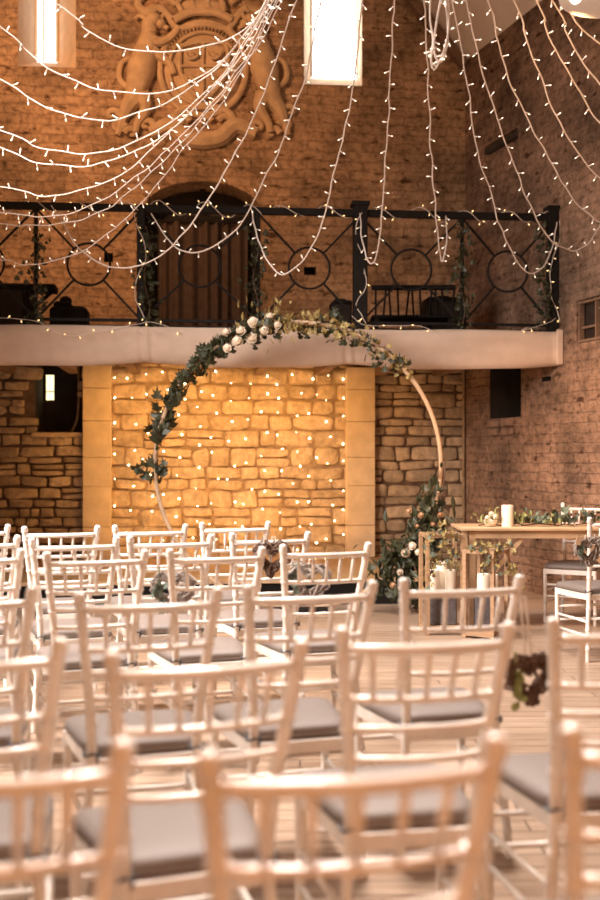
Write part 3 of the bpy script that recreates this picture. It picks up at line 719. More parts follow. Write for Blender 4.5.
spec = [
 (-62, 4.5, 528, 527, 14, C_+'farthest row from us, cut off by the left edge'),
 (27, 95.5, 528, 526, 14, C_+'farthest row, before the left stone pier'),
 (117, 184, 527, 525, 14, C_+'farthest row, before the left end of the light curtain'),
 (203.4, 267.6, 524, 522, 14, C_+'farthest row, in front of the middle of the light curtain'),
 (-64, 14, 539, 536, 15, C_+'second-farthest row, cut off by the left edge'),
 (35, 114.5, 540, 536, 15, C_+'second-farthest row, second from the left edge'),
 (132, 210, 537, 533, 15, C_+'second-farthest row, third from the left edge'),
 (233, 308, 534, 531, 15, C_+'second-farthest row, at its right end'),
 (-74, 17, 553, 549, 17, C_+'third-farthest row, cut off by the left edge'),
 (49.5, 143.5, 551, 547, 17, C_+'third-farthest row, second from the left edge'),
 (171, 262.5, 547, 544, 17, C_+'third-farthest row, third from the left edge'),
 (283, 370, 543, 540, 17, C_+'third-farthest row, at its right end'),
 (-105, 28, 588, 584, 16, C_+'third row from us, cut off by the left edge'),
 (82, 217.5, 588, 583, 16, C_+'third row from us, second from the left edge'),
 (247, 375.5, 581, 576, 16, C_+'third row from us, in line with the arch'),
 (402, 524, 577, 571, 14, C_+'third row from us, in front of the wooden lanterns'),
 (-131, 54, 645, 640, 16, C_+'second row from us, cut off by the left edge'),
 (116, 304, 645, 632, 20, C_+'second row from us, left of the middle'),
 (343, 511, 631, 627, 11, C_+'second row from us, right of the middle'),
 (551, 715, 618, 612, 8, C_+'second row from us, cut off by the right edge'),
 (-178, 118, 752, 742, 10, C_+'blurred in the nearest row, cut off by the left edge'),
 (210, 504, 745, 729, 12, C_+'blurred in the nearest row, middle of the picture'),
 (567, 840, 722, 715, 8, C_+'blurred in the nearest row, cut off by the right edge'),
]
chairs = [by_posts(*s, group=ROW) for s in spec]
def by_point(px, Y, lx, yaw, label, group=None):
    th = R(yaw); off = Matrix.Rotation(th, 3, 'Z') @ Vector((lx, -.29, 0)); X = (px-CX)/F*Y
    return chair(label, (X-off.x, Y-off.y, 0), th, group)
heart_chair = by_point(590, 6.75, -.195, 11, 'white wooden chair with a heart wreath, standing alone at the right edge')
table_chair = by_point(563, 8.88, .195, 150, 'white wooden chair drawn up behind the trestle table')

# ------------------------------------------------------------------ leaves and flowers
def leaf(mb, p, size, rnd, kind='ivy', up=None, mi=0):
    if kind == 'ivy': out = [(0, -.42), (.26, -.46), (.52, -.16), (.20, -.06), (.40, .30), (.10, .16), (0, .68), (-.10, .16), (-.40, .30), (-.20, -.06), (-.52, -.16), (-.26, -.46)]
    elif kind == 'round': out = [(.42*math.sin(2*PI*k/10), -.45*math.cos(2*PI*k/10)) for k in range(10)]
    else: out = [(0, -.5), (.16, -.25), (.22, 0), (.15, .3), (0, .6), (-.15, .3), (-.22, 0), (-.16, -.25)]
    M = Matrix.Rotation(rnd.uniform(0, 2*PI), 3, 'Z') @ Matrix.Rotation(rnd.uniform(.5, 1.9), 3, 'X') @ Matrix.Rotation(rnd.uniform(-.7, .7), 3, 'Y')
    n = len(out); vs = [Vector(p)+M @ Vector((x*size, y*size, size*(.22*abs(x)-.15*y*y))) for x, y in out]+[Vector(p)+M @ Vector((0, 0, -.03*size))]
    mb.add(vs, [(i, (i+1) % n, n) for i in range(n)], mi)
def rose_mesh(r, mat):
    g = MB(); rnd = random.Random(3)
    g.ball((0, 0, .1*r), (.55*r, .55*r, .6*r), 10, 6)
    for ring, (cnt, rad, hgt, tilt) in enumerate(((4, .45, .75, .15), (5, .7, .62, .45), (6, .95, .45, .85))):
        for k in range(cnt):
            a = 2*PI*k/cnt+ring*.5; M = Matrix.Rotation(a, 3, 'Z') @ Matrix.Rotation(tilt, 3, 'Y')
            vs = []; fs = []
            for i in range(4):
                for j in range(5):
                    u = (j/4-.5)*1.5; v = i/3; rr = rad*r*(.55+.25*v)
                    q = Vector((rr*math.cos(u)+.08*r*v*v, rr*math.sin(u), -.4*r+v*hgt*1.35*r*(1-.18*(j-2)**2/4))); vs.append(M @ q)
            for i in range(3):
                for j in range(4): fs.append((i*5+j, i*5+j+1, (i+1)*5+j+1, (i+1)*5+j))
            g.add(vs, fs)
    return g.mesh('rose', mat)
ROSE = {k: rose_mesh(.05, m) for k, m in (('w', M_rose), ('p', M_peach))}
def rose(parent, p, s=1.0, kind='w', rnd=random):
    o = link('rose', ROSE[kind], parent); o.location = p; o.scale = (s, s, s); o.rotation_euler = (R(70)+rnd.uniform(-.5, .5), 0, rnd.uniform(-.7, .7)); return o

# hoop and its garlands
HY, HR, HC = 9.12, 143/F*9.12, at(298, 466, 9.12)
hz = max(HC.z, HR+.017)
hoop = MB(); hoop.tube([(HC.x+HR*math.cos(2*PI*k/96), HY, hz+HR*math.sin(2*PI*k/96)) for k in range(96)], .019, 10, closed=True)
ho = empty('wedding_hoop', loc=(HC.x, HY, 0)); tag(ho, 'large slim wooden hoop standing on the floor before the stage', 'hoop')
g = MB(); g.tube([(HR*math.cos(2*PI*k/96), 0, hz+HR*math.sin(2*PI*k/96)) for k in range(96)], .019, 10, closed=True); g.build('ring', M_hoop, ho)
g = MB(); g.box((0, .0, .0175), (.5, .35, .035), bev=.008); g.build('foot', M_black, ho)
def HP(deg, out=0, y=0): a = R(deg); return Vector((HC.x+(HR+out)*math.cos(a), HY+y, hz+(HR+out)*math.sin(a)))
rnd = random.Random(5)
gl = empty('ivy_garland', loc=HP(140)); tag(gl, 'dark ivy garland with ivory roses on the upper left of the hoop', 'garland'); ofs = -HP(140)
g = MB()
for a, dens, sp, sz in [(d_, 2, .03, .10) for d_ in range(168, 180, 4)]+[(d_, 5, .05, .11) for d_ in range(156, 168, 3)]+[(d_, 5, .05, .095) for d_ in range(144, 156, 2)]+[(d_, 8, .06, .085) for d_ in range(112, 144, 2)]+[(d_, 8, .075, .08) for d_ in range(98, 113, 2)]:
    for k in range(dens): leaf(g, HP(a+rnd.uniform(-2, 2), rnd.gauss(0, sp*.7), rnd.gauss(-.02, sp*.6))+ofs, sz*rnd.uniform(.7, 1.3), rnd)
for k in range(16): leaf(g, HP(180+rnd.gauss(0, 2.5), rnd.gauss(0, .07), rnd.gauss(-.02, .03))+ofs, .11*rnd.uniform(.7, 1.2), rnd)
g.build('ivy_leaves', M_ivy, gl, smooth=False)
g = MB()
for a, dens in [(d_, 8) for d_ in range(92, 114, 2)]:
    for k in range(dens): leaf(g, HP(a+rnd.uniform(-2, 2), rnd.gauss(.04, .09), rnd.gauss(-.05, .06))+ofs, .06*rnd.uniform(.7, 1.3), rnd, 'oval')
g.build('small_pale_leaves', M_ivy2, gl, smooth=False)
g = MB(); g.tube([HP(a, .02*math.sin(a*.4), .02*math.cos(a*.4))+ofs for a in range(92, 194, 2)], .007, 6); g.build('stem', M_twig, gl)
for a, o_, s_ in ((104, -.04, 1.1), (107.5, .05, 1.2), (110, -.07, 1.25), (113, .02, 1.1), (116, -.05, 1.2), (118.5, .06, .9), (101, .06, 1.0), (98.5, -.02, .9), (121, -.06, 1.0)): rose(gl, HP(a, o_, -.10)+ofs, s_, 'w', rnd)
g2 = empty('pale_ivy_garland', loc=HP(75)); tag(g2, 'sparse pale variegated ivy trailing along the upper right of the hoop', 'garland'); ofs = -HP(75)
g = MB()
for a, dens, sp in [(d_, 7, .045) for d_ in range(68, 97, 2)]+[(d_, 3, .04) for d_ in range(46, 68, 2)]+[(d_, 4, .035) for d_ in range(40, 46, 2)]:
    for k in range(dens): leaf(g, HP(a+rnd.uniform(-2, 2), rnd.gauss(0, sp), rnd.gauss(-.02, sp*.6))+ofs, .056*rnd.uniform(.7, 1.3), rnd)
g.build('ivy_leaves', M_ivy2, g2, smooth=False)
g = MB()
for a in range(44, 92, 2):
    for k in range(3): leaf(g, HP(a+rnd.uniform(-2, 2), rnd.gauss(-.02, .05), rnd.gauss(0, .03))+ofs, .08*rnd.uniform(.7, 1.2), rnd)
g.build('dark_leaves', M_ivy, g2, smooth=False)
g = MB(); g.tube([HP(a, .02*math.sin(a*.5), .02*math.cos(a*.5))+ofs for a in range(36, 94, 2)], .006, 6); g.build('stem', M_twig, g2)
# spray at the foot on the right
fb = empty('flower_spray', loc=at(418, 560, 9.0)); tag(fb, 'dark flower spray with ivory and peach roses at the right foot of the hoop', 'flowers')
base = at(418, 560, 9.0); g = MB()
for (px, py, n_, sx, sz_) in ((431, 500, 26, .06, .07), (428, 520, 60, .10, .09), (420, 540, 80, .14, .09), (405, 560, 90, .15, .10), (396, 580, 60, .13, .09), (388, 572, 30, .10, .1), (437, 482, 10, .04, .07), (415, 588, 50, .15, .07)):
    for k in range(n_): leaf(g, at(px, py, 8.98)+Vector((rnd.gauss(0, sx*.8), rnd.gauss(0, .08), rnd.gauss(0, sz_)))-base, .10*rnd.uniform(.6, 1.2), rnd, rnd.choice(('ivy', 'oval')))
g.build('leaves', M_ivy, fb, smooth=False)
g = MB(); g.tube([HP(a, .03, -.02)-base for a in range(-52, 4, 3)], .008, 6); g.build('stem', M_twig, fb)
for px, py, s_, k_ in ((412, 546, 1.1, 'w'), (406, 553, 1.15, 'w'), (418, 552, .9, 'w'), (400, 572, .9, 'w'), (421, 515, .8, 'p'), (409, 511, .8, 'p'), (440, 515, .8, 'p'), (428, 509, .7, 'w'), (433, 524, .7, 'p'), (417, 526, .6, 'p'), (393, 585, .8, 'p'), (401, 588, .7, 'w')): rose(fb, at(px, py, 8.86)-base, s_*.85, k_, rnd)

# ------------------------------------------------------------------ table, lanterns and what stands on them
TX0, TX1, TY0, TY1, TZ = 1.215, 2.62, 8.15, 8.72, .76
tb = empty('trestle_table', loc=((TX0+TX1)/2, (TY0+TY1)/2, 0)); tag(tb, 'pale wooden trestle table beside the right wall', 'table'); L = (TX1-TX0)/2
g = MB(); g.box((0, 0, TZ-.0125), (2*L, TY1-TY0, .025), bev=.005); g.build('tabletop', M_wood, tb)
g = MB(); g.box((0.04, -.23, TZ-.055), (2*L-.16, .02, .055)); g.box((0.04, .23, TZ-.055), (2*L-.16, .02, .055)); g.build('apron', M_wood, tb, smooth=False)
for sx in (-1, 1):
    for sy in (-1, 1): g = MB(); g.box((sx*(L-.1), sy*.2, (TZ-.03)/2), (.045, .045, TZ-.03), bev=.005); g.build('leg', M_wood, tb)
    g = MB(); g.bar((sx*(L-.12), -.2, .25), (sx*(L-.50), -.2, TZ-.06), .022, .03); g.build('brace', M_wood, tb, smooth=False)
def lantern(label, px0, px1, pytop, Y, dep, yaw):
    a, b = at(px0, 600, Y).x, at(px1, 600, Y).x; w_ = b-a; h = H+(CY-pytop)/F*Y
    o = empty('wooden_lantern', loc=((a+b)/2, Y, 0), rz=R(yaw)); tag(o, label, 'lantern', 'open wooden lanterns'); t = .03
    for sx in (-1, 1):
        for sy in (-1, 1): g = MB(); g.box((sx*(w_-t)/2, sy*(dep-t)/2, h/2), (t, t, h), bev=.003); g.build('post', M_lant, o)
    for z in (h-.014, .03):
        for s in (-1, 1):
            g = MB(); g.box((0, s*(dep-t)/2, z), (w_, t*.9, .026)); g.build('crossbar', M_lant, o, smooth=False)
            g = MB(); g.box((s*(w_-t)/2, 0, z+.001), (t*.9, dep-2*t, .024)); g.build('crossbar', M_lant, o, smooth=False)
    g = MB(); g.box((0, 0, .052), (w_-.03, dep-.03, .02)); g.build('base_board', M_lant, o, smooth=False)
    return o, Vector(((a+b)/2, Y, 0)), w_, h
l1, c1, w1, h1 = lantern('taller open wooden lantern, left of the pair, holding three candles', 422, 461, 533, 8.0, .30, 4)
l2, c2, w2, h2 = lantern('shorter open wooden lantern, right of the pair, under the table end', 468.5, 503.5, 549, 7.78, .25, -37)
def block(c, w_, h, label):
    o = MB(); o.box((0, 0, h/2), (w_, w_*.8, h), bev=.006); q = o.build('slate_block', M_slate); q.location = (c.x, c.y, .062); tag(q, label, 'plinth', 'slate candle plinths')
bh = .235
block(c1, .2, bh, 'dark grey candle plinth inside the taller lantern'); block(c2, .16, bh, 'dark grey candle plinth inside the shorter lantern')
def candle(x, y, z, r, h, label, group='ivory pillar candles', lit=False):
    o = empty('pillar_candle', loc=(x, y, z)); tag(o, label, 'candle', group)
    g = MB(); g.lathe([(r, 0), (r, h-.006), (r*.93, h), (r*.6, h-.004), (.002, h-.008)], 20); g.build('wax', M_candle, o)
    g = MB(); g.tube([(0, 0, h-.01), (0.002, 0, h+.01)], .0015, 6); g.build('wick', M_iron, o)
cz = .062+bh
candle(c1.x-.06, c1.y-.02, cz, .043, .165, 'ivory pillar candle, left one of three in the taller lantern')
candle(c1.x+.005, c1.y+.05, cz, .042, .22, 'tallest ivory pillar candle, middle one of three in the taller lantern')
candle(c1.x+.062, c1.y-.02, cz, .040, .165, 'ivory pillar candle, right one of three in the taller lantern')
candle(c2.x-.022, c2.y-.02, cz, .046, .16, 'ivory pillar candle, left one in the shorter lantern')
candle(c2.x+.058, c2.y+.03, cz, .036, .15, 'ivory pillar candle, right one in the shorter lantern')
def ivy_on(label, c, pts, seed):
    o = empty('variegated_ivy', loc=c); tag(o, label, 'ivy', 'ivy on the lanterns'); r_ = random.Random(seed); g = MB(); g3 = MB(); s = MB()
    for path in pts:
        sp = spline([Vector(q) for q in path], .02); s.tube(sp, .003, 5)
        for q in sp:
            for k in range(2): leaf(g if r_.random() < .72 else g3, q+Vector((r_.gauss(0, .022), r_.gauss(0, .022), r_.gauss(0, .022))), .042*r_.uniform(.6, 1.3), r_)
    g.build('pale_leaves', M_ivy2, o, smooth=False); g3.build('green_leaves', M_euc, o, smooth=False); s.build('stem', M_twig, o)
ivy_on('pale variegated ivy twined over the taller lantern', c1+Vector((0, 0, h1)), [[(-.10, -.16, .0), (-.03, -.17, .03), (.04, -.17, .0), (.10, -.16, .01)], [(-.10, -.17, .0), (-.11, -.15, -.10), (-.08, -.14, -.2), (-.1, -.13, -.3), (-.12, -.14, -.42)], [(-.02, -.17, .0), (.0, -.17, -.07), (.06, -.17, -.12), (.08, -.16, -.18)], [(-.02, -.15, .02), (-.01, -.16, .09)], [(-.08, -.1, -.2), (.0, -.14, -.22), (.08, -.13, -.2)]], 3)
ivy_on('pale variegated ivy twined over the shorter lantern', c2+Vector((0, 0, h2)), [[(-.17, -.15, .02), (-.08, -.16, .05), (.0, -.17, .01), (.1, -.15, .02), (.16, -.14, .04)], [(-.04, -.16, -.02), (.0, -.17, -.08), (-.05, -.16, -.14)], [(.05, -.15, -.02), (.06, -.16, -.09), (.02, -.16, -.13)], [(.17, -.1, -.1), (.19, -.11, -.2), (.20, -.12, -.33), (.18, -.1, -.45)]], 4)
def clump(name, label, px, pz, Y, mats, n_, sx, sz_, size, kind, seed, cat='greenery', group='foliage on the table'):
    o = empty(name, loc=(at(px, 520, Y).x, Y, TZ)); tag(o, label, cat, group); r_ = random.Random(seed)
    gs = [MB() for _ in mats]
    for k in range(n_): leaf(r_.choice(gs), Vector((r_.gauss(0, sx), r_.gauss(0, .03), abs(r_.gauss(0, sz_))+size*.55)), size*.8*r_.uniform(.6, 1.2), r_, kind)
    for g, m in zip(gs, mats): g.build('leaves', m, o, smooth=False)
    s = MB(); s.tube([(-sx*1.6, 0, .008), (0, .01, .02), (sx*1.6, 0, .008)], .006, 6); s.build('stem', M_twig, o); return o
fp = clump('flower_bowl', 'low white bowl of lime foliage and flowers on the table left end', 490, 0, 8.33, [M_lime, M_ivy2], 60, .055, .05, .05, 'oval', 8, 'flowers', None)
g = MB(); g.lathe([(.02, .001), (.045, .02), (.055, .05), (.05, .052), (.03, .03)], 16, c=(0, -.02, 0)); g.build('bowl', M_candle, fp)
for q in ((-.03, -.06, .07), (.03, -.06, .08), (.0, -.05, .10)): rose(fp, q, .55, 'w')
candle(at(507.5, 520, 8.32).x, 8.32, TZ, .046, .165, 'thick ivory pillar candle standing on the trestle table', None)
clump('foliage_spray', 'small lime leaf spray right of the table candle', 517, 0, 8.38, [M_lime, M_ivy], 26, .03, .04, .05, 'oval', 9)
clump('foliage_spray', 'grey-green eucalyptus spray lying along the middle of the table', 540, 0, 8.33, [M_euc, M_lime, M_ivy], 90, .09, .04, .06, 'round', 10)
clump('foliage_spray', 'round blue-green eucalyptus leaves beside the chair back on the table', 566, 0, 8.30, [M_euc], 26, .04, .04, .075, 'round', 11)
clump('foliage_spray', 'trailing eucalyptus spray on the table at the right edge', 590, 0, 8.45, [M_euc, M_ivy], 60, .07, .035, .055, 'round', 12)

# ------------------------------------------------------------------ hearts and wreaths hanging on chairs
def heart_pts(s, n=28):
    out = []
    for k in range(n):
        t = 2*PI*k/n; out.append(Vector((.0625*s*16/16*math.sin(t)**3*1.0, 0, s*.0625*(13*math.cos(t)-5*math.cos(2*t)-2*math.cos(3*t)-math.cos(4*t))/16)))
    return out
def wicker_heart(name, label, pos, s, mat, leafmat, seed, rz=0, tilt=0, hang=.1, ribbon=True, cat='wreath', tag_=False):
    o = empty(name, loc=pos, rz=rz); o.rotation_euler = (0, tilt, rz); tag(o, label, cat, 'heart wreaths on chairs'); r_ = random.Random(seed)
    g = MB()
    for st in range(12):
        off = [Vector((r_.gauss(0, .006), r_.gauss(0, .006), r_.gauss(0, .006))) for _ in range(28)]
        g.tube([p+Vector((.015*math.cos(st*1.3+k*.7), .012*math.sin(st*1.3+k*.7), .016*math.sin(st*1.9+k*.6)))+off[k] for k, p in enumerate(heart_pts(s))], .0052, 5, closed=True)
    g.build('wicker_heart', mat, o)
    g = MB()
    for k in range(14): leaf(g, Vector((-.045*s+r_.gauss(0, .014), -.018, .0+r_.gauss(0, .03))), .04*r_.uniform(.7, 1.2), r_, 'round')
    g.tube([(-.045*s, -.008, -.08*s), (-.045*s, -.012, .08*s)], .003, 5); g.build('leaf_posy', leafmat, o, smooth=False)
    if ribbon:
        g = MB(); g.tube([(-.012, 0, .03*s), (-.008, .004, hang), (.008, .004, hang), (.012, 0, .03*s)], .003, 5); g.build('ribbon', M_ribbon, o)
    if tag_:
        g = MB(); g.box((-.055*s, -.03, .055*s), (.034, .003, .055), Matrix.Rotation(.3, 3, 'Y'), bev=.001); g.build('paper_tag', M_tagp, o)
    return o
wicker_heart('heart_wreath', 'brown wicker heart with a green leaf hanging beside the second-row chair', at(530, 677, 3.36), 1.12, M_twig, M_lime, 1, .3, -.09, .25)
wicker_heart('heart_wreath', 'whitewashed wicker heart with a kraft tag on the chair at the right edge', at(588, 550, 6.62), 1.25, M_wick, M_euc, 2, .2, -.1, .09, True, 'wreath', True)
wicker_heart('heart_wreath', 'whitewashed heart with green leaves in the gap left of the middle chairs', at(173, 590, 4.9), 1.35, M_wick, M_euc, 3, .1, 0, .1)
wicker_heart('heart_wreath', 'whitewashed heart with dark leaves behind the right end of the third-farthest row', at(309, 581, 5.0), 1.35, M_wick, M_euc, 4, -.1, .1, .1)
wicker_heart('heart_wreath', 'small grey wicker heart hung on the right end of the second-farthest row', at(272, 557, 5.35), 1.2, M_twig, M_wick, 5, 0, .1, .1)
pt = at(36, 594, 4.35); o = empty('hanging_tag', loc=pt); tag(o, 'small paper tag hanging by a string from a left chair', 'tag')
g = MB(); g.box((0, 0, 0), (.026, .002, .07), Matrix.Rotation(.1, 3, 'Y')); g.build('paper', M_ribbon, o); g = MB(); g.tube([(0, 0, .035), (-.01, .01, .12), (-.03, .02, .16)], .002, 5); g.build('string', M_ribbon, o)

# ------------------------------------------------------------------ string lights
g = MB(); g.lathe([(.0040, -.004), (.0048, .006), (.0044, .024)], 6); g.lathe([(.0042, .024), (.0040, .038), (.001, .042)], 6, mi=1)
BM_ = {'w': g.mesh('bulb', [M_wire, M_bulb])}
g = MB(); g.lathe([(.0035, -.004), (.0045, .006), (.0042, .014)], 6); g.lathe([(.0042, .014), (.0044, .026), (.0015, .030)], 6, mi=1); BM_['g'] = g.mesh('bulb', [M_wire, M_bulbw])
g = MB(); g.ball((0, 0, 0), .0085, 8, 6); BM_['c'] = g.mesh('bulb', [M_curt])
def light_string(label, pts, kind='w', group=None, spacing=.115, rad=.0058, seed=0, start=0, wob=.014):
    r_ = random.Random(seed); sp = spline(pts, .05); base = sp[0].copy(); base = Vector((0, 0, 0))+sp[len(sp)//2]
    o = empty('fairy_light_string', loc=base); tag(o, label, 'string lights', group)
    sp = [p-base+Vector((noise.noise(p*6), noise.noise(p*6+Vector((9, 0, 0))), noise.noise(p*6+Vector((0, 9, 0)))))*wob for p in sp]
    g = MB(); g.tube(sp, rad, 6); g.build('cable', M_wire, o)
    L = [0]
    for a, b in zip(sp, sp[1:]): L.append(L[-1]+(b-a).length)
    n_ = int(L[-1]/spacing); n_ = min(n_, 99); i = 0; s = start+spacing*.5; k = 0
    while s < L[-1] and k < n_:
        while L[i+1] < s: i += 1
        t = (s-L[i])/(L[i+1]-L[i]); p = sp[i].lerp(sp[i+1], t); T = (sp[i+1]-sp[i]).normalized()
        side = T.cross(Vector((0, 1, 0)))
        if side.length < .1: side = T.cross(Vector((1, 0, 0)))
        side.normalize(); side = side if (k % 2 == 0) else -side
        d = (side*1.0+T*r_.uniform(-.7, .7)+Vector((0, r_.uniform(-.6, .6), r_.uniform(-.9, -.1)))).normalized()
        b = link('bulb', BM_[kind], o); b.location = p+d*rad; b.rotation_euler = d.to_track_quat('Z', 'Y').to_euler(); s += spacing*r_.uniform(.8, 1.2); k += 1
    return o
HUB = at(405, -225, 6.0)
def wallZ(px): return 5.42/((px-CX)/F+.31)
def strand(px, zend, label, tail=None, rad=.0058, kind='w', group='fairy light canopy', seed=0, hubmix=True, spacing=.115, z0=6.15):
    """px runs from the canopy centre outwards"""
    hx, hy = 405, -225; q = [(hx, hy)]+px; L = [0]
    for a, b in zip(q, q[1:]): L.append(L[-1]+math.hypot(b[0]-a[0], b[1]-a[1]))
    pts = [at(x, y, 6.0+(zend-6.0)*(l/L[-1])) for (x, y), l in zip(q, L)]
    pts[0] = HUB+Vector((random.uniform(-.05, .05), random.uniform(-.05, .05), 0))
    if tail: pts += [Vector(t) for t in tail]
    return light_string(label, pts, kind, group, spacing, rad, seed=seed)
def wl_tail(px, py, z, dz1, dz2, yw=7.6):
    e = at(px, py, z); f_ = Vector((-3.95, yw, e.z+dz2)); m = e.lerp(f_, .5); m.z = e.z+dz1; return [m, f_]
F_ = 'white fairy light strand swooping to the left, '
lefts = [
 ([(268, 0), (252, 22), (235, 36), (200, 48), (165, 52), (122, 47), (85, 28), (62, 8)], 6.3, 'topmost of its fan'),
 ([(264, 5), (240, 40), (215, 66), (190, 82), (165, 92), (130, 94), (90, 87), (55, 71), (25, 49), (0, 26)], 6.35, 'second from the top of its fan'),
 ([(266, 0), (228, 55), (192, 86), (165, 104), (140, 112), (100, 120), (55, 111), (30, 97), (0, 79)], 6.4, 'third from the top of its fan'),
 ([(267, 5), (228, 66), (195, 102), (170, 122), (140, 140), (110, 151), (80, 154), (40, 147), (0, 130)], 6.5, 'fourth from the top of its fan'),
 ([(271, 0), (236, 58), (200, 103), (165, 134), (140, 150), (105, 163), (75, 167), (35, 162), (0, 148)], 6.55, 'fifth from the top of its fan'),
 ([(274, 0), (240, 58), (205, 98), (172, 130), (142, 158), (110, 180), (85, 190), (45, 197), (0, 187)], 7.2, 'sixth from the top of its fan'),
 ([(277, 0), (246, 58), (215, 100), (185, 132), (150, 166), (130, 181), (110, 196), (80, 210), (55, 216), (30, 217), (0, 213)], 8.2, 'crossing the rail, upper of the crossing pair'),
 ([(279, 0), (250, 56), (220, 98), (188, 135), (155, 170), (125, 196), (100, 212), (75, 221), (50, 225), (20, 226), (0, 224)], 8.6, 'crossing the rail, lower of the crossing pair'),
 ([(283, 0), (265, 35), (240, 75), (215, 112), (190, 142), (175, 161), (160, 181), (145, 200), (125, 219), (105, 236), (80, 251), (50, 262), (25, 265), (0, 260)], 8.9, 'lowest of its fan'),
]
for i, (px, z, lab) in enumerate(lefts):
    e = px[-1]; yw = max(7.0, z+.2); t = wl_tail(e[0], e[1], z, (.9, .9, .62, .42, .42, 0, 0, 0, 0)[i], (1.7, 1.7, 1.25, .95, .95, .25, .2, .2, .2)[i], yw)
    strand(px, z, F_+lab, t, .0040, seed=i)
ZR = 9.36
rights = [
 ([(297, 0), (290, 18), (275, 62), (255, 112), (232, 160), (215, 190), (200, 211), (185, 231), (170, 248), (150, 261), (130, 268), (105, 265), (80, 250), (65, 226), (52, 206)], 9.3, 'looping to the rail at the left stained panel'),
 ([(322, 0), (312, 50), (305, 80), (290, 118), (277, 155), (262, 182), (252, 205), (240, 225), (220, 243), (200, 252), (180, 250), (165, 235), (152, 213)], 9.35, 'looping across the arched doorway'),
 ([(363, 0), (359, 45), (352, 98), (345, 130), (335, 170), (328, 202), (315, 240), (300, 264), (283, 275), (270, 265), (258, 240), (252, 211)], 9.4, 'looping to the rail right of the doorway'),
 ([(394, 0), (390, 80), (386, 150), (382, 205), (378, 246), (373, 263), (367, 260), (362, 240), (360, 214)], 9.5, 'hooked up at the thick middle rail post'),
 ([(424, 0), (427, 60), (430, 120), (433, 180), (437, 225), (441, 256), (443, 262), (446, 245), (447, 217)], 9.55, 'hooked up right of the middle rail post'),
 ([(452, 0), (465, 70), (472, 120), (480, 160), (490, 192), (500, 225), (510, 248), (521, 266), (533, 273), (545, 263), (553, 245), (557, 222)], 9.6, 'looping up to the right end post'),
]
rights[0] = (rights[0][0], rights[0][1], 'looping to the rail left of the doorway')
for i, (px, z, lab) in enumerate(rights): strand(px, z, 'white fairy light strand '+lab, seed=20+i)
walls_ = [
 ([(466, 0), (477, 50), (490, 96), (505, 140), (520, 180), (535, 215), (548, 237), (560, 247), (575, 250), (590, 242), (601, 222)], None, 'white fairy light strand looping up to the wall beyond the right end post'),
 ([(488, 0), (497, 40), (510, 80), (530, 125), (550, 160), (570, 194), (592, 216), (615, 228), (640, 220)], None, 'first white fairy light strand right of the end post, reaching the wall'),
 ([(513, 0), (525, 35), (540, 75), (555, 113), (575, 148), (600, 178), (635, 205), (670, 200)], None, 'white fairy light strand falling to the right wall, fourth from the lamp'),
 ([(535, 0), (545, 25), (560, 58), (580, 92), (600, 122), (640, 165), (690, 175)], None, 'white fairy light strand falling to the right wall, third from the lamp'),
 ([(552, 0), (565, 30), (580, 58), (600, 85), (640, 125), (700, 140)], None, 'white fairy light strand falling to the right wall, second from the lamp'),
 ([(560, 0), (578, 25), (600, 45), (650, 85), (720, 95)], None, 'white fairy light strand falling to the right wall, nearest the lamp'),
]
for i, (px, z, lab) in enumerate(walls_): strand(px, wallZ(px[-1][0])-.03, lab, seed=40+i)
# loose tangle hanging from the canopy
o = empty('fairy_light_bundle', loc=HUB); tag(o, 'tangled bundle of white fairy lights hanging below the canopy centre', 'string lights'); r_ = random.Random(2)
g = MB(); e = HUB
pl = [at(436, -60, 5.6), at(430, 10, 5.6), at(433, 40, 5.6), at(431, 60, 5.6), at(434, 70, 5.62), at(440, 60, 5.6), at(447, 40, 5.58), at(449, 10, 5.6), at(446, -20, 5.6), at(437, 20, 5.57), at(434, 50, 5.58), at(441, 62, 5.6), at(448, 30, 5.6), at(440, -60, 5.6)]
sp = [p-e for p in spline(pl, .03)]; g.tube(sp, .006, 6); g.build('cable', M_wire, o)
for k in range(40):
    p = r_.choice(sp); b = link('bulb', BM_['w'], o); b.location = p; b.rotation_euler = (r_.uniform(0, 6), r_.uniform(0, 6), 0)

# warm string wound on the gallery rail and along the fabric
def wind(x0p, x1p, label, seed, z, dz):
    a, b = bl(x0p, 210, RY).x, bl(x1p, 210, RY).x; n_ = int((b-a)/.06); pts = []
    for k in range(n_+1):
        x = a+(b-a)*k/n_; an = k*.95; pts.append(MB_ @ Vector((x, RY+.045*math.cos(an), z+dz*math.sin(an)+.01*math.sin(k*.3))))
    light_string(label, pts, 'g', 'warm lights on the gallery rail', .10, .0035, seed, wob=.02)
wind(-30, 141, 'warm fairy lights wound along the rail left of the doorway', 60, rail_z, .05)
wind(145, 262, 'warm fairy lights wound along the rail across the doorway', 61, rail_z, .06)
wind(266, 356, 'warm fairy lights wound along the rail between doorway and thick post', 62, rail_z, .05)
wind(364, 553, 'warm fairy lights wound along the rail right of the thick post', 63, rail_z, .05)
def up_post(px, label, seed, ys):
    pts = []
    for k, y_ in enumerate(ys): pts.append(MB_ @ Vector((bl(px, y_, RY).x+.05*math.cos(k*1.4), RY-.055-.01*(k % 2), bl(px, y_, RY).z)))
    light_string(label, pts, 'g', 'warm lights on the gallery posts', .12, .0035, seed, wob=.02)
up_post(141, 'warm fairy lights climbing the gallery post left of the doorway', 64, [325, 310, 295, 280, 262, 245, 228, 214])
up_post(360, 'warm fairy lights climbing the thick middle gallery post', 65, [325, 316, 308, 300, 290, 270, 245, 225, 214])
up_post(553, 'warm fairy lights climbing the right end gallery post', 66, [326, 310, 290, 262, 240, 222])
def fascia(pts, label, seed): light_string(label, [MB_ @ (bl(x, y, GF-.085)) for x, y in pts], 'g', 'warm lights on the fabric swag', .13, .0022, seed, wob=.008)
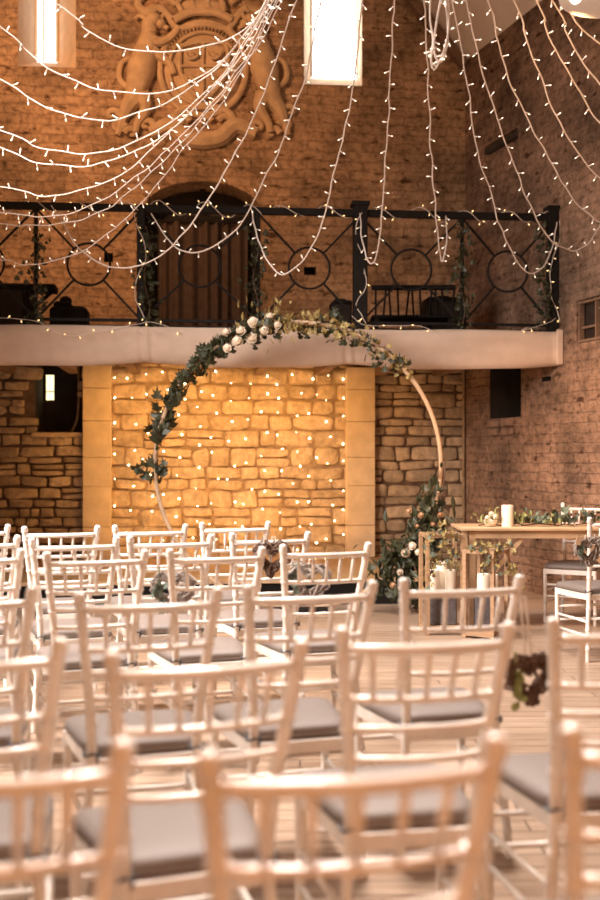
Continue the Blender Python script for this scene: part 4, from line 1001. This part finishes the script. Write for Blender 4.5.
fascia([(0, 318), (20, 319), (40, 322), (58, 333), (75, 336), (100, 331), (120, 327), (140, 324), (150, 322), (165, 325), (180, 332)], 'warm fairy lights swagged on the fabric left of the hoop', 70)
fascia([(352, 316), (362, 324), (378, 326), (400, 326), (424, 327), (440, 338)], 'warm fairy lights trailing along the fabric top right of the hoop', 71)
fascia([(528, 327), (520, 331), (538, 326), (550, 322), (556, 318)], 'warm fairy lights bunched at the right end of the fabric', 72)
# ivy sprigs on the posts of the railing
for px, lab, sd in ((36, 'dark ivy climbing the thin left gallery post', 1), (147, 'dark ivy climbing the gallery post beside the doorway', 2), (256, 'dark ivy climbing the gallery post right of the doorway', 3), (462, 'dark ivy climbing the thin right gallery post', 4), (545, 'dark ivy climbing the right end gallery post', 5)):
    r_ = random.Random(sd); b_ = MB_ @ bl(px, 325, RY); o = empty('climbing_ivy', loc=b_); tag(o, lab, 'ivy', 'ivy on the gallery posts'); g = MB(); s = MB()
    sp = [MB_ @ (bl(px+3*math.sin(k*.9), 325-k*9, RY-.05))-b_ for k in range(12)]; s.tube(sp, .004, 5); s.build('stem', M_twig, o)
    for p in spline(sp, .02):
        for k in range(2): leaf(g, p+Vector((r_.gauss(0, .05), r_.gauss(0, .02), r_.gauss(0, .03))), .055*r_.uniform(.6, 1.2), r_)
    g.build('ivy_leaves', M_ivy, o, smooth=False)

# curtain of lights before the stone wall
lc = empty('light_curtain', MB_); tag(lc, 'curtain of small warm lights hanging before the glowing stone wall', 'string lights'); r_ = random.Random(12)
xs_ = [114.5+16.6*k for k in range(14)]+[343.5]
for i, px in enumerate(xs_):
    top = bl(px, 360, -.09); c = link('light_strand', None, lc) if False else None
    g = MB(); xo = top.x; pts = [(xo+.02*math.sin(k*1.3+i), -.09, 2.25-k*.11) for k in range(19)]; g.tube(pts, .0012, 4); s = g.build('light_strand', M_mortar, lc)
    y_ = 369+r_.uniform(0, 18)
    while y_ < 560:
        q = bl(px+r_.uniform(-5, 5)*(0 if i in (0, 14) else 1), y_, -.095); b = link('bulb', BM_['c'], s); b.location = (q.x, q.y+r_.uniform(0, .03), q.z)
        sc_ = r_.choice((.55, .7, .85, 1.0, 1.1)); b.scale = (sc_,)*3; y_ += r_.uniform(13, 27) if i not in (0, 14) else r_.uniform(14, 30)

# white pendant lamp at the top right
lp = at(617, -4, 5.2); o = empty('pendant_lamp', loc=lp); tag(o, 'white pendant lamp with a glowing globe at the top right corner', 'lamp')
g = MB(); g.lathe([(.27, .0), (.275, .012), (.2, .06), (.06, .10), (.02, .12)], 28); g.build('lamp_shade', M_white, o)
g = MB(); g.ball((-.215, -.06, -.035), .026, 14, 10); g.build('bulb', M_lamp, o)
g = MB(); g.tube([(0, 0, .12), (0, 0, 1.6)], .006, 6); g.build('cord', M_wire, o)
spot('pendant_light', lp+Vector((-.2, .1, -.12)), MR_ @ rl(604, 50), 150, (1.0, .55, .24), 44, 1.0, .05)
